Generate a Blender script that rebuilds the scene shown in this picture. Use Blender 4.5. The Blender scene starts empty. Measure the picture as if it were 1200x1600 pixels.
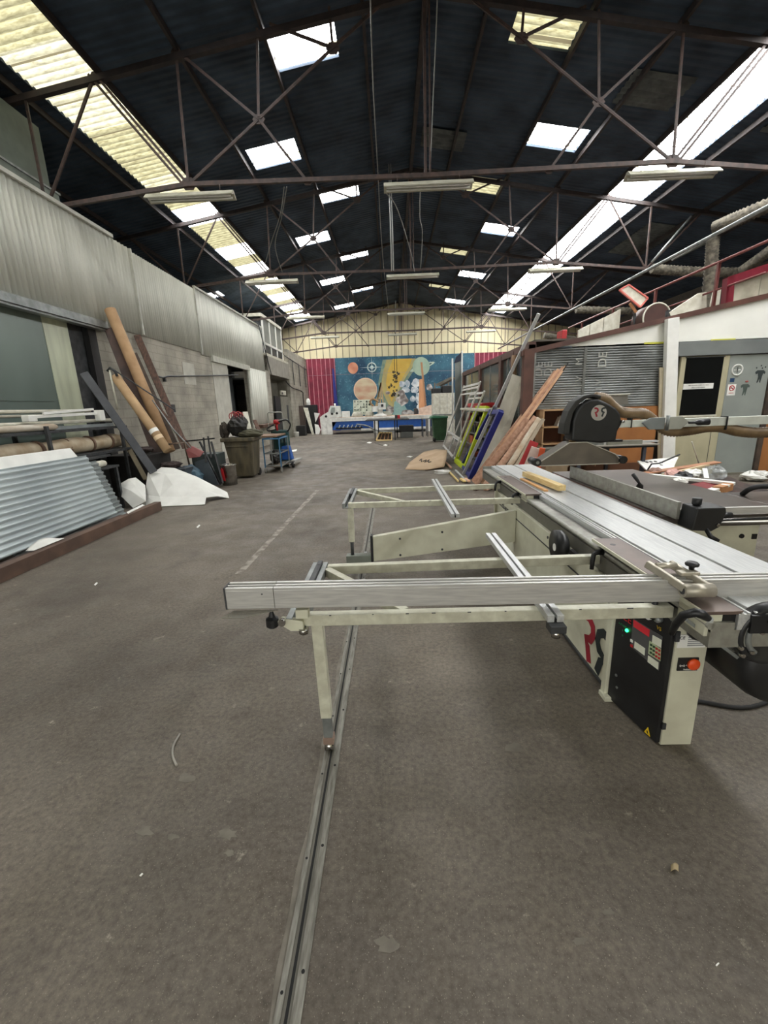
import bpy, math, random
from mathutils import Vector as V, Matrix
random.seed(7)
SC = bpy.context.scene
COL = SC.collection
# ---------------------------------------------------------------- camera
F, PITCH, ROLL, YAW, CH = 661.0, .2455, -.0352, -.0229, 1.75
cy, sy = math.cos(YAW), math.sin(YAW)
FW = V((sy*math.cos(PITCH), cy*math.cos(PITCH), -math.sin(PITCH)))
_r = V((cy, -sy, 0)); _u = _r.cross(FW)
RT = math.cos(ROLL)*_r + math.sin(ROLL)*_u
UP = -math.sin(ROLL)*_r + math.cos(ROLL)*_u
EYE = V((0, 0, CH))
cd = bpy.data.cameras.new('camera'); co = bpy.data.objects.new('camera', cd); COL.objects.link(co)
cd.sensor_fit = 'VERTICAL'; cd.sensor_height = 36.0; cd.lens = F/1600*36
cd.clip_start = .05; cd.clip_end = 300
co.matrix_world = Matrix(((RT.x, UP.x, -FW.x, EYE.x), (RT.y, UP.y, -FW.y, EYE.y), (RT.z, UP.z, -FW.z, EYE.z), (0, 0, 0, 1)))
SC.camera = co
def ray(x, y): return (x-600)/F*RT - (y-800)/F*UP + FW
def G(x, y, z=0.0):
    d = ray(x, y); return EYE + d*((z-CH)/d.z)          # where a sight line meets the level z
def A(x, y, Y):
    d = ray(x, y); return EYE + d*(Y/d.y)               # where it meets the cross-hall plane Y
def W(x, y, X):
    d = ray(x, y); return EYE + d*(X/d.x)               # where it meets the lengthwise plane X
# ---------------------------------------------------------------- mesh builder
class M:
    def __init__(s): s.v = []; s.f = []; s.mi = []; s.sm = []
    def add(s, vs, fs, m=0, sm=False):
        b = len(s.v); s.v += [tuple(p) for p in vs]
        for f in fs: s.f.append([b+i for i in f]); s.mi.append(m); s.sm.append(sm)
        return s
    def obox(s, c, ax, ay, az, m=0):
        c, ax, ay, az = V(c), V(ax), V(ay), V(az)
        vs = [c+i*ax+j*ay+k*az for k in (-1, 1) for j in (-1, 1) for i in (-1, 1)]
        if ax.cross(ay).dot(az) < 0: fs = [(0,1,3,2),(4,6,7,5),(0,4,5,1),(2,3,7,6),(0,2,6,4),(1,5,7,3)]
        else: fs = [(0,2,3,1),(4,5,7,6),(0,1,5,4),(2,6,7,3),(0,4,6,2),(1,3,7,5)]
        return s.add(vs, fs, m)
    def box(s, x0, x1, y0, y1, z0, z1, m=0):
        return s.obox(((x0+x1)/2, (y0+y1)/2, (z0+z1)/2), (abs(x1-x0)/2, 0, 0), (0, abs(y1-y0)/2, 0), (0, 0, abs(z1-z0)/2), m)
    def bar(s, p, q, w, h, up=(0, 0, 1), m=0):
        p, q = V(p), V(q); d = q-p; L = d.length; d.normalize(); up = V(up)
        x = d.cross(up)
        if x.length < 1e-4: x = d.cross(V((1, 0, 0)))
        x.normalize(); u = x.cross(d)
        return s.obox((p+q)/2, x*(w/2), d*(L/2), u*(h/2), m)
    def tube(s, pts, r, n=10, m=0, cap=True, closed=False):
        pts = [V(p) for p in pts]; N = len(pts); rs = r if isinstance(r, (list, tuple)) else [r]*N
        vs = []; prev = None
        for i, p in enumerate(pts):
            a = pts[(i-1) % N] if (closed or i > 0) else p; b = pts[(i+1) % N] if (closed or i < N-1) else p
            t = (b-a).normalized()
            if prev is None:
                x = t.cross(V((0, 0, 1)))
                if x.length < .05: x = t.cross(V((1, 0, 0)))
            else: x = prev - t*prev.dot(t)
            x.normalize(); prev = x; y = t.cross(x)
            for k in range(n):
                a_ = 2*math.pi*k/n; vs.append(p + rs[i]*(math.cos(a_)*x + math.sin(a_)*y))
        fs = []
        for i in range(N if closed else N-1):
            j = (i+1) % N
            for k in range(n): fs.append((i*n+k, i*n+(k+1) % n, j*n+(k+1) % n, j*n+k))
        s.add(vs, fs, m, True)
        if cap and not closed:
            b = len(s.v)-len(vs)
            s.f.append([b+k for k in reversed(range(n))]); s.mi.append(m); s.sm.append(False)
            s.f.append([b+(N-1)*n+k for k in range(n)]); s.mi.append(m); s.sm.append(False)
        return s
    def cyl(s, p, q, r0, r1=None, n=16, m=0): return s.tube([p, q], [r0, r0 if r1 is None else r1], n, m)
    def prism(s, poly, d, m=0):
        d = V(d); a = [V(p) for p in poly]; n = len(a)
        nrm = V((0, 0, 0))
        for i in range(n): nrm += a[i].cross(a[(i+1) % n])
        if nrm.dot(d) > 0: a.reverse()
        vs = a + [p+d for p in a]
        fs = [tuple(range(n)), tuple(range(2*n-1, n-1, -1))] + [(i, n+i, n+(i+1) % n, (i+1) % n) for i in range(n)]
        fs = [f if k < 2 else tuple(f) for k, f in enumerate(fs)]
        return s.add(vs, fs, m)
    def lathe(s, c, prof, ax=(0, 0, 1), n=20, m=0, sm=True):
        c = V(c); ax = V(ax).normalized(); x = ax.cross(V((0, 0, 1)))
        if x.length < .05: x = V((1, 0, 0))
        x.normalize(); y = ax.cross(x); vs = []
        for r, h in prof:
            for k in range(n):
                t = 2*math.pi*k/n; vs.append(c+ax*h+r*(math.cos(t)*x+math.sin(t)*y))
        fs = [(i*n+k, i*n+(k+1) % n, (i+1)*n+(k+1) % n, (i+1)*n+k) for i in range(len(prof)-1) for k in range(n)]
        s.add(vs, fs, m, sm)
        b = len(s.v)-len(vs)
        if prof[0][0] > 1e-4: s.f.append([b+k for k in reversed(range(n))]); s.mi.append(m); s.sm.append(False)
        if prof[-1][0] > 1e-4: s.f.append([b+(len(prof)-1)*n+k for k in range(n)]); s.mi.append(m); s.sm.append(False)
        return s
    def grid(s, fn, nu, nv, th=None, m=0, sm=True):
        """sheet fn(u,v); th = thickness vector for a closed sheet"""
        P = [V(fn(i/nu, j/nv)) for j in range(nv+1) for i in range(nu+1)]
        w = nu+1; fs = [(j*w+i, j*w+i+1, (j+1)*w+i+1, (j+1)*w+i) for j in range(nv) for i in range(nu)]
        if th is None: return s.add(P, fs, m, sm)
        n = len(P); Q = [p+V(th) for p in P]
        fs2 = [tuple(n+k for k in reversed(f)) for f in fs]
        rim = []
        for i in range(nu): rim += [(i+1, i, n+i, n+i+1), (nv*w+i, nv*w+i+1, n+nv*w+i+1, n+nv*w+i)]
        for j in range(nv): rim += [(j*w, (j+1)*w, n+(j+1)*w, n+j*w), ((j+1)*w+nu, j*w+nu, n+j*w+nu, n+(j+1)*w+nu)]
        s.add(P+Q, fs+fs2, m, sm)
        b = len(s.v)-2*n
        for f in rim: s.f.append([b+i for i in f]); s.mi.append(m); s.sm.append(False)
        return s
    def ball(s, c, r, n=14, m=0, jit=0, sq=(1, 1, 1)):
        c = V(c); rng = random.Random(int(c.x*1000)+int(c.z*777)); vs = []; h = n//2
        for i in range(h+1):
            for k in range(n):
                th = math.pi*i/h; ph = 2*math.pi*k/n; R = r*(1+(rng.uniform(-jit, jit) if 0 < i < h else 0))
                vs.append(c+V((R*sq[0]*math.sin(th)*math.cos(ph), R*sq[1]*math.sin(th)*math.sin(ph), R*sq[2]*math.cos(th))))
        fs = [(i*n+k, (i+1)*n+k, (i+1)*n+(k+1) % n, i*n+(k+1) % n) for i in range(h) for k in range(n)]
        return s.add(vs, fs, m, jit == 0)
    def obj(s, name, mats, bevel=0, base=None):
        me = bpy.data.meshes.new(name)
        off = V(base) if base is not None else V((0, 0, 0))
        me.from_pydata([tuple(V(p)-off) for p in s.v], [], s.f)
        for m in (mats if isinstance(mats, (list, tuple)) else [mats]): me.materials.append(m)
        for p, k, q in zip(me.polygons, s.mi, s.sm): p.material_index = k; p.use_smooth = q
        me.update()
        o = bpy.data.objects.new(name, me); o.location = off; COL.objects.link(o)
        if bevel:
            b = o.modifiers.new('bevel', 'BEVEL'); b.width = bevel; b.segments = 2; b.limit_method = 'ANGLE'; b.angle_limit = math.radians(40)
        return o
    def base(s):
        xs, ys, zs = zip(*s.v); return V(((min(xs)+max(xs))/2, (min(ys)+max(ys))/2, min(zs)))
def struct(name, mb, mats, bevel=0):
    o = mb.obj(name, mats, bevel); o['kind'] = 'structure'; return o
def thing(name, mb, mats, label, cat, group=None, bevel=0, stuff=False):
    o = mb.obj(name, mats, bevel, mb.base()); o['label'] = label; o['category'] = cat
    if group: o['group'] = group
    if stuff: o['kind'] = 'stuff'
    return o
class T:
    """a thing made of parts: an Empty at its base that parents them"""
    def __init__(s, name, label, cat, group=None):
        s.o = bpy.data.objects.new(name, None); COL.objects.link(s.o); s.o.empty_display_size = .1
        s.o['label'] = label; s.o['category'] = cat
        if group: s.o['group'] = group
        s.top = []; s.pts = []
    def part(s, name, mb, mats, parent=None, bevel=0, label=None):
        o = mb.obj(name, mats, bevel)
        if label: o['label'] = label
        s.pts += mb.v
        if parent is None: s.top.append(o)
        else: o.parent = parent
        return o
    def take(s, o, parent=None):
        if parent is None: s.top.append(o)
        else: o.parent = parent
        return o
    def done(s):
        xs, ys, zs = zip(*s.pts); b = V(((min(xs)+max(xs))/2, (min(ys)+max(ys))/2, min(zs)))
        s.o.location = b
        for o in s.top: o.parent = s.o; o.matrix_parent_inverse = Matrix.Translation(-b)
        return s.o
KIDS = {}
def kids(o): return [c for c in bpy.data.objects if c.parent == o]
def dup(root, delta, label=None, rz=0):
    r = root.copy(); COL.objects.link(r); r.location = root.location + V(delta); r.rotation_euler = (0, 0, rz)
    if label: r['label'] = label
    for ch in kids(root):
        c = ch.copy(); COL.objects.link(c); c.parent = r; c.matrix_parent_inverse = ch.matrix_parent_inverse.copy()
        for g in kids(ch):
            d = g.copy(); COL.objects.link(d); d.parent = c; d.matrix_parent_inverse = g.matrix_parent_inverse.copy()
    return r
def text(t, s, body, size, origin, right, up, m, parent, name='lettering', depth=.001, sx=1.0):
    cu = bpy.data.curves.new('tmp', 'FONT'); cu.body = body; cu.size = size; cu.align_x = 'CENTER'; cu.align_y = 'CENTER'; cu.extrude = depth
    to = bpy.data.objects.new('tmp', cu); COL.objects.link(to)
    dg = bpy.context.evaluated_depsgraph_get(); me = bpy.data.meshes.new_from_object(to.evaluated_get(dg))
    bpy.data.objects.remove(to); bpy.data.curves.remove(cu)
    r, u = V(right).normalized(), V(up).normalized(); n = r.cross(u); o_ = V(origin)
    for v in me.vertices: v.co = o_ + r*v.co.x*sx + u*v.co.y + n*v.co.z
    me.materials.clear(); me.materials.append(m); me.name = name
    o = bpy.data.objects.new(name, me); COL.objects.link(o)
    if t is not None: t.take(o, parent)
    return o
# ---------------------------------------------------------------- materials
def lin(c):
    return tuple(((x/255)/12.92 if x/255 <= .04045 else ((x/255+.055)/1.055)**2.4) for x in c[:3]) + (1.0,)
def mat(name, c, rough=.5, metal=0.0, c2=None, var=.12, scale=5.0, stretch=(1, 1, 1), bump=0.0, bscale=60.0, detail=4, lo=.35, hi=.65, spec=.5, trans=0, alpha=1):
    m = bpy.data.materials.new(name); m.use_nodes = True; n = m.node_tree.nodes; l = m.node_tree.links
    b = n['Principled BSDF']; b.inputs['Roughness'].default_value = rough; b.inputs['Metallic'].default_value = metal
    b.inputs['Specular IOR Level'].default_value = spec
    if trans: b.inputs['Transmission Weight'].default_value = trans
    if alpha < 1: b.inputs['Alpha'].default_value = alpha
    c0 = lin(c)
    ca, cb = (c0, lin(c2)) if c2 else (tuple(x*(1-var) for x in c0[:3])+(1,), tuple(min(1, x*(1+var)) for x in c0[:3])+(1,))
    tc = n.new('ShaderNodeTexCoord'); mp = n.new('ShaderNodeMapping'); mp.inputs['Scale'].default_value = stretch
    l.new(tc.outputs['Object'], mp.inputs['Vector'])
    nz = n.new('ShaderNodeTexNoise'); nz.inputs['Scale'].default_value = scale; nz.inputs['Detail'].default_value = detail
    l.new(mp.outputs['Vector'], nz.inputs['Vector'])
    rp = n.new('ShaderNodeValToRGB'); rp.color_ramp.elements[0].position = lo; rp.color_ramp.elements[1].position = hi
    rp.color_ramp.elements[0].color = ca; rp.color_ramp.elements[1].color = cb
    l.new(nz.outputs['Fac'], rp.inputs['Fac']); l.new(rp.outputs['Color'], b.inputs['Base Color'])
    if bump:
        n2 = n.new('ShaderNodeTexNoise'); n2.inputs['Scale'].default_value = bscale; n2.inputs['Detail'].default_value = 3
        l.new(mp.outputs['Vector'], n2.inputs['Vector'])
        bp = n.new('ShaderNodeBump'); bp.inputs['Strength'].default_value = bump; bp.inputs['Distance'].default_value = .02
        l.new(n2.outputs['Fac'], bp.inputs['Height']); l.new(bp.outputs['Normal'], b.inputs['Normal'])
    return m
def emis(name, c, s):
    m = bpy.data.materials.new(name); m.use_nodes = True; n = m.node_tree.nodes
    b = n['Principled BSDF']; b.inputs['Emission Color'].default_value = lin(c); b.inputs['Emission Strength'].default_value = s; b.inputs['Base Color'].default_value = lin(c)
    return m
STEEL = mat('brown painted steel', (78, 60, 54), .6, 0, (52, 43, 40), scale=9)
ALU = mat('brushed aluminium', (204, 206, 204), .36, .35, (186, 188, 188), scale=14, stretch=(8, .6, 8))
ALUX = mat('aluminium extrusion', (206, 205, 200), .36, .4, (186, 185, 182), scale=14, stretch=(.6, 8, 8))
ALUDK = mat('dull aluminium', (158, 158, 148), .42, .4, (138, 136, 128), scale=20)
CREAM = mat('cream machine paint', (214, 214, 192), .42, 0, (196, 194, 172), scale=5)
CREAMW = mat('worn cream paint', (212, 212, 192), .5, 0, (186, 184, 164), scale=16, lo=.3, hi=.62)
BLACK = mat('black plastic', (24, 25, 27), .42, 0, var=.3)
MBLACK = mat('matt black paint', (30, 31, 32), .5, 0, (22, 22, 23), scale=8)
DARK = mat('dark void', (26, 26, 25), .9)
WHITE = mat('white paint', (240, 240, 234), .5, 0, (230, 230, 224), scale=5)
WHITE2 = mat('off white board', (214, 212, 198), .6, 0, (190, 186, 168), scale=7)
GREY = mat('grey paint', (140, 146, 146), .5, 0, (122, 128, 128), scale=4)
GREYM = mat('grey galvanised steel', (150, 154, 152), .42, .55, (120, 124, 122), scale=9)
DGREY = mat('dark grey steel', (74, 76, 78), .5, .3, (52, 54, 56), scale=9)
WOOD = mat('pale pine wood', (236, 212, 156), .6, 0, (216, 186, 126), scale=5, stretch=(9, 1, 9))
PINK = mat('pinkish sawn timber', (214, 176, 150), .65, 0, (186, 142, 116), scale=6, stretch=(3, 3, 3))
BROWNW = mat('brown stained wood', (104, 74, 58), .6, 0, (70, 50, 40), scale=5, stretch=(6, 1, 2))
CARD = mat('brown cardboard', (176, 144, 108), .8, 0, (158, 126, 92), scale=4)
RED = mat('red paint', (176, 34, 38), .45)
BLUE = mat('blue paint', (28, 82, 158), .45)
NAVY = mat('navy blue paint', (30, 40, 120), .45)
LIME = mat('lime green paint', (188, 206, 30), .45)
GREENB = mat('green plastic', (52, 88, 54), .5, 0, (40, 70, 44))
RUBBER = mat('black rubber', (22, 22, 22), .75)
CHROME = mat('bright steel', (190, 188, 184), .22, 1, (168, 166, 160), scale=10)
PAPER = mat('white paper', (232, 232, 226), .7)
# ================================================================ the hall
XL, YG, RX, RZ, RS = -6.35, 34.2, .86, 9.1, .165
def rz(x): return RZ - RS*abs(x-RX)
YT = [9.6, 15.5, 21.35, 27.2, 33.0]
# floor ---------------------------------------------------------------
def floor_mat():
    m = bpy.data.materials.new('worn concrete'); m.use_nodes = True; n = m.node_tree.nodes; l = m.node_tree.links; b = n['Principled BSDF']
    tc = n.new('ShaderNodeTexCoord')
    def noise(sc, det=5, rough=.6):
        z = n.new('ShaderNodeTexNoise'); z.inputs['Scale'].default_value = sc; z.inputs['Detail'].default_value = det; z.inputs['Roughness'].default_value = rough
        l.new(tc.outputs['Object'], z.inputs['Vector']); return z.outputs['Fac']
    def ramp(src, a, b_, p0, p1):
        r = n.new('ShaderNodeValToRGB'); e = r.color_ramp.elements; e[0].position = p0; e[1].position = p1; e[0].color = a; e[1].color = b_
        l.new(src, r.inputs['Fac']); return r.outputs['Color']
    def mix(f, a, b_, mode='MIX'):
        x = n.new('ShaderNodeMix'); x.data_type = 'RGBA'; x.blend_type = mode
        if isinstance(f, float): x.inputs['Factor'].default_value = f
        else: l.new(f, x.inputs['Factor'])
        for s, k in ((a, 'A'), (b_, 'B')):
            i = [q for q in x.inputs if q.name == k and q.type == 'RGBA'][0]
            if isinstance(s, tuple): i.default_value = s
            else: l.new(s, i)
        return [q for q in x.outputs if q.type == 'RGBA'][0]
    base = ramp(noise(.55, 6), lin((82, 75, 66)), lin((117, 109, 97)), .34, .66)
    fine = ramp(noise(38, 4, .7), (.62, .62, .62, 1), (1.32, 1.32, 1.32, 1), .3, .72)
    c = mix(1.0, base, fine, 'MULTIPLY')
    grain = ramp(noise(150, 2, .6), (0, 0, 0, 1), (1, 1, 1, 1), .63, .73)
    c = mix(grain, c, lin((150, 142, 128)))
    blot = ramp(noise(6.5, 7, .78), (0, 0, 0, 1), (.75, .75, .75, 1), .62, .70)
    c = mix(blot, c, lin((160, 152, 138)))
    dk = ramp(noise(1.7, 5, .7), (0, 0, 0, 1), (.55, .55, .55, 1), .58, .74)
    c = mix(dk, c, lin((66, 60, 54)))
    l.new(c, b.inputs['Base Color'])
    rr = ramp(noise(3.0, 4), (.52, .52, .52, 1), (.78, .78, .78, 1), .35, .65)
    l.new(rr, b.inputs['Roughness']); b.inputs['Specular IOR Level'].default_value = .4
    bp = n.new('ShaderNodeBump'); bp.inputs['Strength'].default_value = .35; bp.inputs['Distance'].default_value = .01
    l.new(noise(60, 4, .7), bp.inputs['Height']); l.new(bp.outputs['Normal'], b.inputs['Normal'])
    return m
struct('floor', M().box(-12, 15, -14, YG+.3, -.12, 0), floor_mat())
CONC = mat('pale concrete patch', (122, 116, 105), .75, 0, (100, 94, 84), scale=16, lo=.3, hi=.7)
# rail let into the floor
RAILM = mat('worn floor rail steel', (134, 132, 122), .5, .35, (100, 97, 88), scale=11, stretch=(8, 1, 8))
b = M()
x0 = -.40
b.box(x0+.002, x0+.022, .2, 7.4, -.01, .006); b.box(x0+.052, x0+.084, .2, 7.4, -.01, .006)
b.box(x0+.022, x0+.052, .2, 7.4, -.01, .0018, 2); b.box(x0+.033, x0+.043, .2, 7.4, -.008, .0024, 1)
for k in range(18): b.cyl((x0+.012, .5+k*.4, .004), (x0+.012, .5+k*.4, .0075), .005, n=8, m=1); b.cyl((x0+.068, .55+k*.4, .004), (x0+.068, .55+k*.4, .0075), .006, n=8, m=1)
struct('trim_1', b, [RAILM, DARK, mat('rail groove grey', (96, 93, 84), .7)])  # groove bed in grey with a dark line along its middle
b = M()
rng = random.Random(3)
b.grid(lambda u, v: (x0+.002-(.018+.005*math.sin(v*61)+.004*math.sin(v*137))*u, .2+7.2*v, .0015), 1, 160)
struct('trim_2', b, CONC)
# worn painted line on the floor
LINE = mat('worn floor paint', (106, 99, 88), .7, 0, (150, 144, 132), scale=9, lo=.42, hi=.62)
b = M()
pA, pB, pC = G(496, 766), G(372, 898), G(360, 768)
b.prism([pA+V((-.04, 0, .003)), pA+V((.04, 0, .003)), pB+V((.04, 0, .003)), pB+V((-.04, 0, .003))], (0, 0, -.002))
b.prism([pA+V((0, -.03, .003)), pA+V((0, .03, .003)), pC+V((0, .03, .003)), pC+V((0, -.03, .003))], (0, 0, -.002))
struct('trim_3', b, LINE)
# roof ------------------------------------------------------------------
def roof_mat():
    m = mat('dark corrugated roof', (66, 80, 96), .75, 0, (40, 50, 62), scale=1.2, spec=.3)  # blue lifted in the colour to stand in for haze
    n = m.node_tree.nodes; l = m.node_tree.links; tc = n.new('ShaderNodeTexCoord'); w = n.new('ShaderNodeTexWave'); w.bands_direction = 'Y'
    w.inputs['Scale'].default_value = 1.75; w.inputs['Distortion'].default_value = 0
    bp = n.new('ShaderNodeBump'); bp.inputs['Distance'].default_value = .05; bp.inputs['Strength'].default_value = .6
    l.new(tc.outputs['Object'], w.inputs['Vector']); l.new(w.outputs['Fac'], bp.inputs['Height']); l.new(bp.outputs['Normal'], n['Principled BSDF'].inputs['Normal'])
    return m
ROOF = roof_mat()
EL, ER = -12.0, 15.0
holes = []
for k in range(-1, 4):  # nearest row is out of view, carries the grid on, added for its light
    holes += [(-2.12, -.85, 9.8+5.98*k, 10.82+5.98*k), (-3.6, -2.3, 13.0+6.0*k, 13.98+6.0*k), (2.6, 3.83, 9.75+6.0*k, 10.7+6.05*k), (3.95, 5.3, 12.87+6.05*k, 13.85+6.05*k)]
holes += [(-9.1, -8.4, 23.0, 23.9)]
SL, SR = (-6.65, -5.4), (7.05, 8.3)
strips = []
for k, y in enumerate([-3.0, 3.7]+YT[:-1]): strips.append((y, ([3.7]+YT)[k]))
def in_hole(x, y):
    for a, b_, c, d in holes:
        if a < x < b_ and c < y < d: return True
    return y > -3 and y < YT[-1] and (SL[0] < x < SL[1] or SR[0] < x < SR[1])
xs = sorted({EL, ER, RX, *SL, *SR, *[h[0] for h in holes], *[h[1] for h in holes]})
ys = sorted({-6.0, YG, -3.0, YT[-1], *[h[2] for h in holes], *[h[3] for h in holes]})
for side, nm in ((0, 'ceiling_left'), (1, 'ceiling_right')):
    b = M()
    for i in range(len(xs)-1):
        xm = (xs[i]+xs[i+1])/2
        if (xm > RX) != bool(side): continue
        for j in range(len(ys)-1):
            if in_hole(xm, (ys[j]+ys[j+1])/2): continue
            q = [V((x, y, rz(x))) for x, y in ((xs[i], ys[j]), (xs[i+1], ys[j]), (xs[i+1], ys[j+1]), (xs[i], ys[j+1]))]
            b.prism(q, (0, 0, .06))
    struct('ceiling' if side == 0 else 'ceiling.001', b, ROOF)
def sky_mat(name, seed, moss, strength, bands=None, lines=False):
    """translucent roof sheets lit by daylight: clear sheets and mossy ones, in bands along the roof"""
    m = bpy.data.materials.new(name); m.use_nodes = True; n = m.node_tree.nodes; l = m.node_tree.links; b = n['Principled BSDF']
    tc = n.new('ShaderNodeTexCoord'); sp = n.new('ShaderNodeSeparateXYZ'); l.new(tc.outputs['Object'], sp.inputs[0])
    ma = n.new('ShaderNodeMath'); ma.operation = 'MULTIPLY_ADD'; ma.inputs[1].default_value = 1/1.06; ma.inputs[2].default_value = seed; l.new(sp.outputs['Y'], ma.inputs[0])
    fl = n.new('ShaderNodeMath'); fl.operation = 'FLOOR'; l.new(ma.outputs[0], fl.inputs[0])
    fr = n.new('ShaderNodeMath'); fr.operation = 'FRACT'; l.new(ma.outputs[0], fr.inputs[0])
    wn = n.new('ShaderNodeTexWhiteNoise'); wn.noise_dimensions = '1D'; l.new(fl.outputs[0], wn.inputs['W'])
    gt = n.new('ShaderNodeMath'); gt.operation = 'LESS_THAN'; gt.inputs[1].default_value = moss; l.new(wn.outputs['Value'], gt.inputs[0])
    gout = gt.outputs[0]
    if bands:
        mr = n.new('ShaderNodeMapRange'); mr.inputs['From Min'].default_value = -3; mr.inputs['From Max'].default_value = 33; l.new(sp.outputs['Y'], mr.inputs['Value'])
        br = n.new('ShaderNodeValToRGB'); br.color_ramp.interpolation = 'CONSTANT'; el = br.color_ramp.elements
        for k_, (y_, v_) in enumerate(bands):
            e_ = el[k_] if k_ < 2 else el.new((y_+3)/36)
            e_.position = (y_+3)/36; e_.color = (v_, v_, v_, 1)
        l.new(mr.outputs[0], br.inputs['Fac']); gout = br.outputs['Color']
    mp = n.new('ShaderNodeMapping'); mp.inputs['Scale'].default_value = (1.5, 6, 1); l.new(tc.outputs['Object'], mp.inputs['Vector'])
    nz = n.new('ShaderNodeTexNoise'); nz.inputs['Scale'].default_value = 4; nz.inputs['Detail'].default_value = 7; nz.inputs['Roughness'].default_value = .7; l.new(mp.outputs['Vector'], nz.inputs['Vector'])
    r1 = n.new('ShaderNodeValToRGB'); r1.color_ramp.elements[0].position = .35; r1.color_ramp.elements[1].position = .62
    r1.color_ramp.elements[0].color = (.10, .088, .045, 1); r1.color_ramp.elements[1].color = (.24, .225, .135, 1); l.new(nz.outputs['Fac'], r1.inputs['Fac'])
    r2 = n.new('ShaderNodeValToRGB'); r2.color_ramp.elements[0].position = .3; r2.color_ramp.elements[1].position = .5
    r2.color_ramp.elements[0].color = (.62, .62, .58, 1); r2.color_ramp.elements[1].color = (1, 1, 1, 1); l.new(nz.outputs['Fac'], r2.inputs['Fac'])
    mx = n.new('ShaderNodeMix'); mx.data_type = 'RGBA'; l.new(gout, mx.inputs['Factor'])
    ia = [q for q in mx.inputs if q.type == 'RGBA']; l.new(r2.outputs['Color'], ia[0]); l.new(r1.outputs['Color'], ia[1])
    oc = [q for q in mx.outputs if q.type == 'RGBA'][0]
    # thin dirt line at each sheet lap
    lt = n.new('ShaderNodeMath'); lt.operation = 'LESS_THAN'; lt.inputs[1].default_value = .05; l.new(fr.outputs[0], lt.inputs[0])
    # light and dark of the corrugation, painted into the emission as bands
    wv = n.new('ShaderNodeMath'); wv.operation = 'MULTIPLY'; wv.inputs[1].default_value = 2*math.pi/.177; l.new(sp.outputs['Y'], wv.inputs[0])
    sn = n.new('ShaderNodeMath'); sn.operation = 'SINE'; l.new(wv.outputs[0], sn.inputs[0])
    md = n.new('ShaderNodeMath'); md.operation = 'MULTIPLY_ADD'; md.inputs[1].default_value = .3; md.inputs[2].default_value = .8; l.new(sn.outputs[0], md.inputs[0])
    if lines:  # narrow dark corrugation lines instead, also painted into the glow
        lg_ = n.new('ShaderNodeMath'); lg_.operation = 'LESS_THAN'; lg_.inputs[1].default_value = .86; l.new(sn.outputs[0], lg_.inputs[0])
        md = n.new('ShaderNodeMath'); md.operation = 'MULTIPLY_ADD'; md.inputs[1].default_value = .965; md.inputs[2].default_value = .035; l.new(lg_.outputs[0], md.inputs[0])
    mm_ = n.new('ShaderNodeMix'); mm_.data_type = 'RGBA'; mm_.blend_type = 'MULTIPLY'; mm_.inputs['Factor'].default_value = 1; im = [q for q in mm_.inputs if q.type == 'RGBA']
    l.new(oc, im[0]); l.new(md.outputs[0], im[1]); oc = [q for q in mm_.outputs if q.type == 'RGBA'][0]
    m2 = n.new('ShaderNodeMix'); m2.data_type = 'RGBA'; l.new(lt.outputs[0], m2.inputs['Factor']); ib = [q for q in m2.inputs if q.type == 'RGBA']
    l.new(oc, ib[0]); ib[1].default_value = (.05, .042, .025, 1)
    o2 = [q for q in m2.outputs if q.type == 'RGBA'][0]
    b.inputs['Base Color'].default_value = (.3, .3, .25, 1); l.new(o2, b.inputs['Emission Color'])
    # clear sheets pass much more daylight than mossy ones
    st = n.new('ShaderNodeMath'); st.operation = 'MULTIPLY_ADD'; st.inputs[1].default_value = 1.35-strength; st.inputs[2].default_value = strength; l.new(gout, st.inputs[0])
    l.new(st.outputs[0], b.inputs['Emission Strength'])
    return m
SKYL = sky_mat('daylit roof sheet left', .3, .66, 6.5, [(-3, 1), (3.6, 0), (6.4, 1), (8.95, .94), (11.1, 1), (13.3, .95), (14.1, 1), (14.9, 0), (16.2, 1), (18.3, 0), (19.6, 1), (20.6, 0), (22, 1), (23, 0), (24.5, 1), (25.6, 0), (27, 1), (28, 0), (29.5, 1), (30.2, 0)])  # clear stretch nearest the front is unseen, added to light the hall
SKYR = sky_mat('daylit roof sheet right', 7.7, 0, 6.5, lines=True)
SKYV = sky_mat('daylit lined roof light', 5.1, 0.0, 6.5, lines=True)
SKYW = sky_mat('daylit roof light', 3.1, 0.0, 6.5)
SKYY = sky_mat('daylit mossy roof light', 2.1, 1.0, 6.5)
wi = 0
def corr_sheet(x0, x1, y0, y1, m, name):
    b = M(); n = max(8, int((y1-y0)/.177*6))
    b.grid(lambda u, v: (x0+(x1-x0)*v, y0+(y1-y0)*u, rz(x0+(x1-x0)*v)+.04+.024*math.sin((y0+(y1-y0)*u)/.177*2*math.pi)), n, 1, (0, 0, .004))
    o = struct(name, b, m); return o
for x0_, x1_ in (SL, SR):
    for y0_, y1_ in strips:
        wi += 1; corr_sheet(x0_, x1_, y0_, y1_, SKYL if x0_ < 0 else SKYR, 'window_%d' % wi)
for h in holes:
    wi += 1; corr_sheet(h[0], h[1], h[2], h[3], SKYY if (h[0] == 2.6) else SKYV if h[0] > 0 else SKYW, 'window_%d' % wi)
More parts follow.
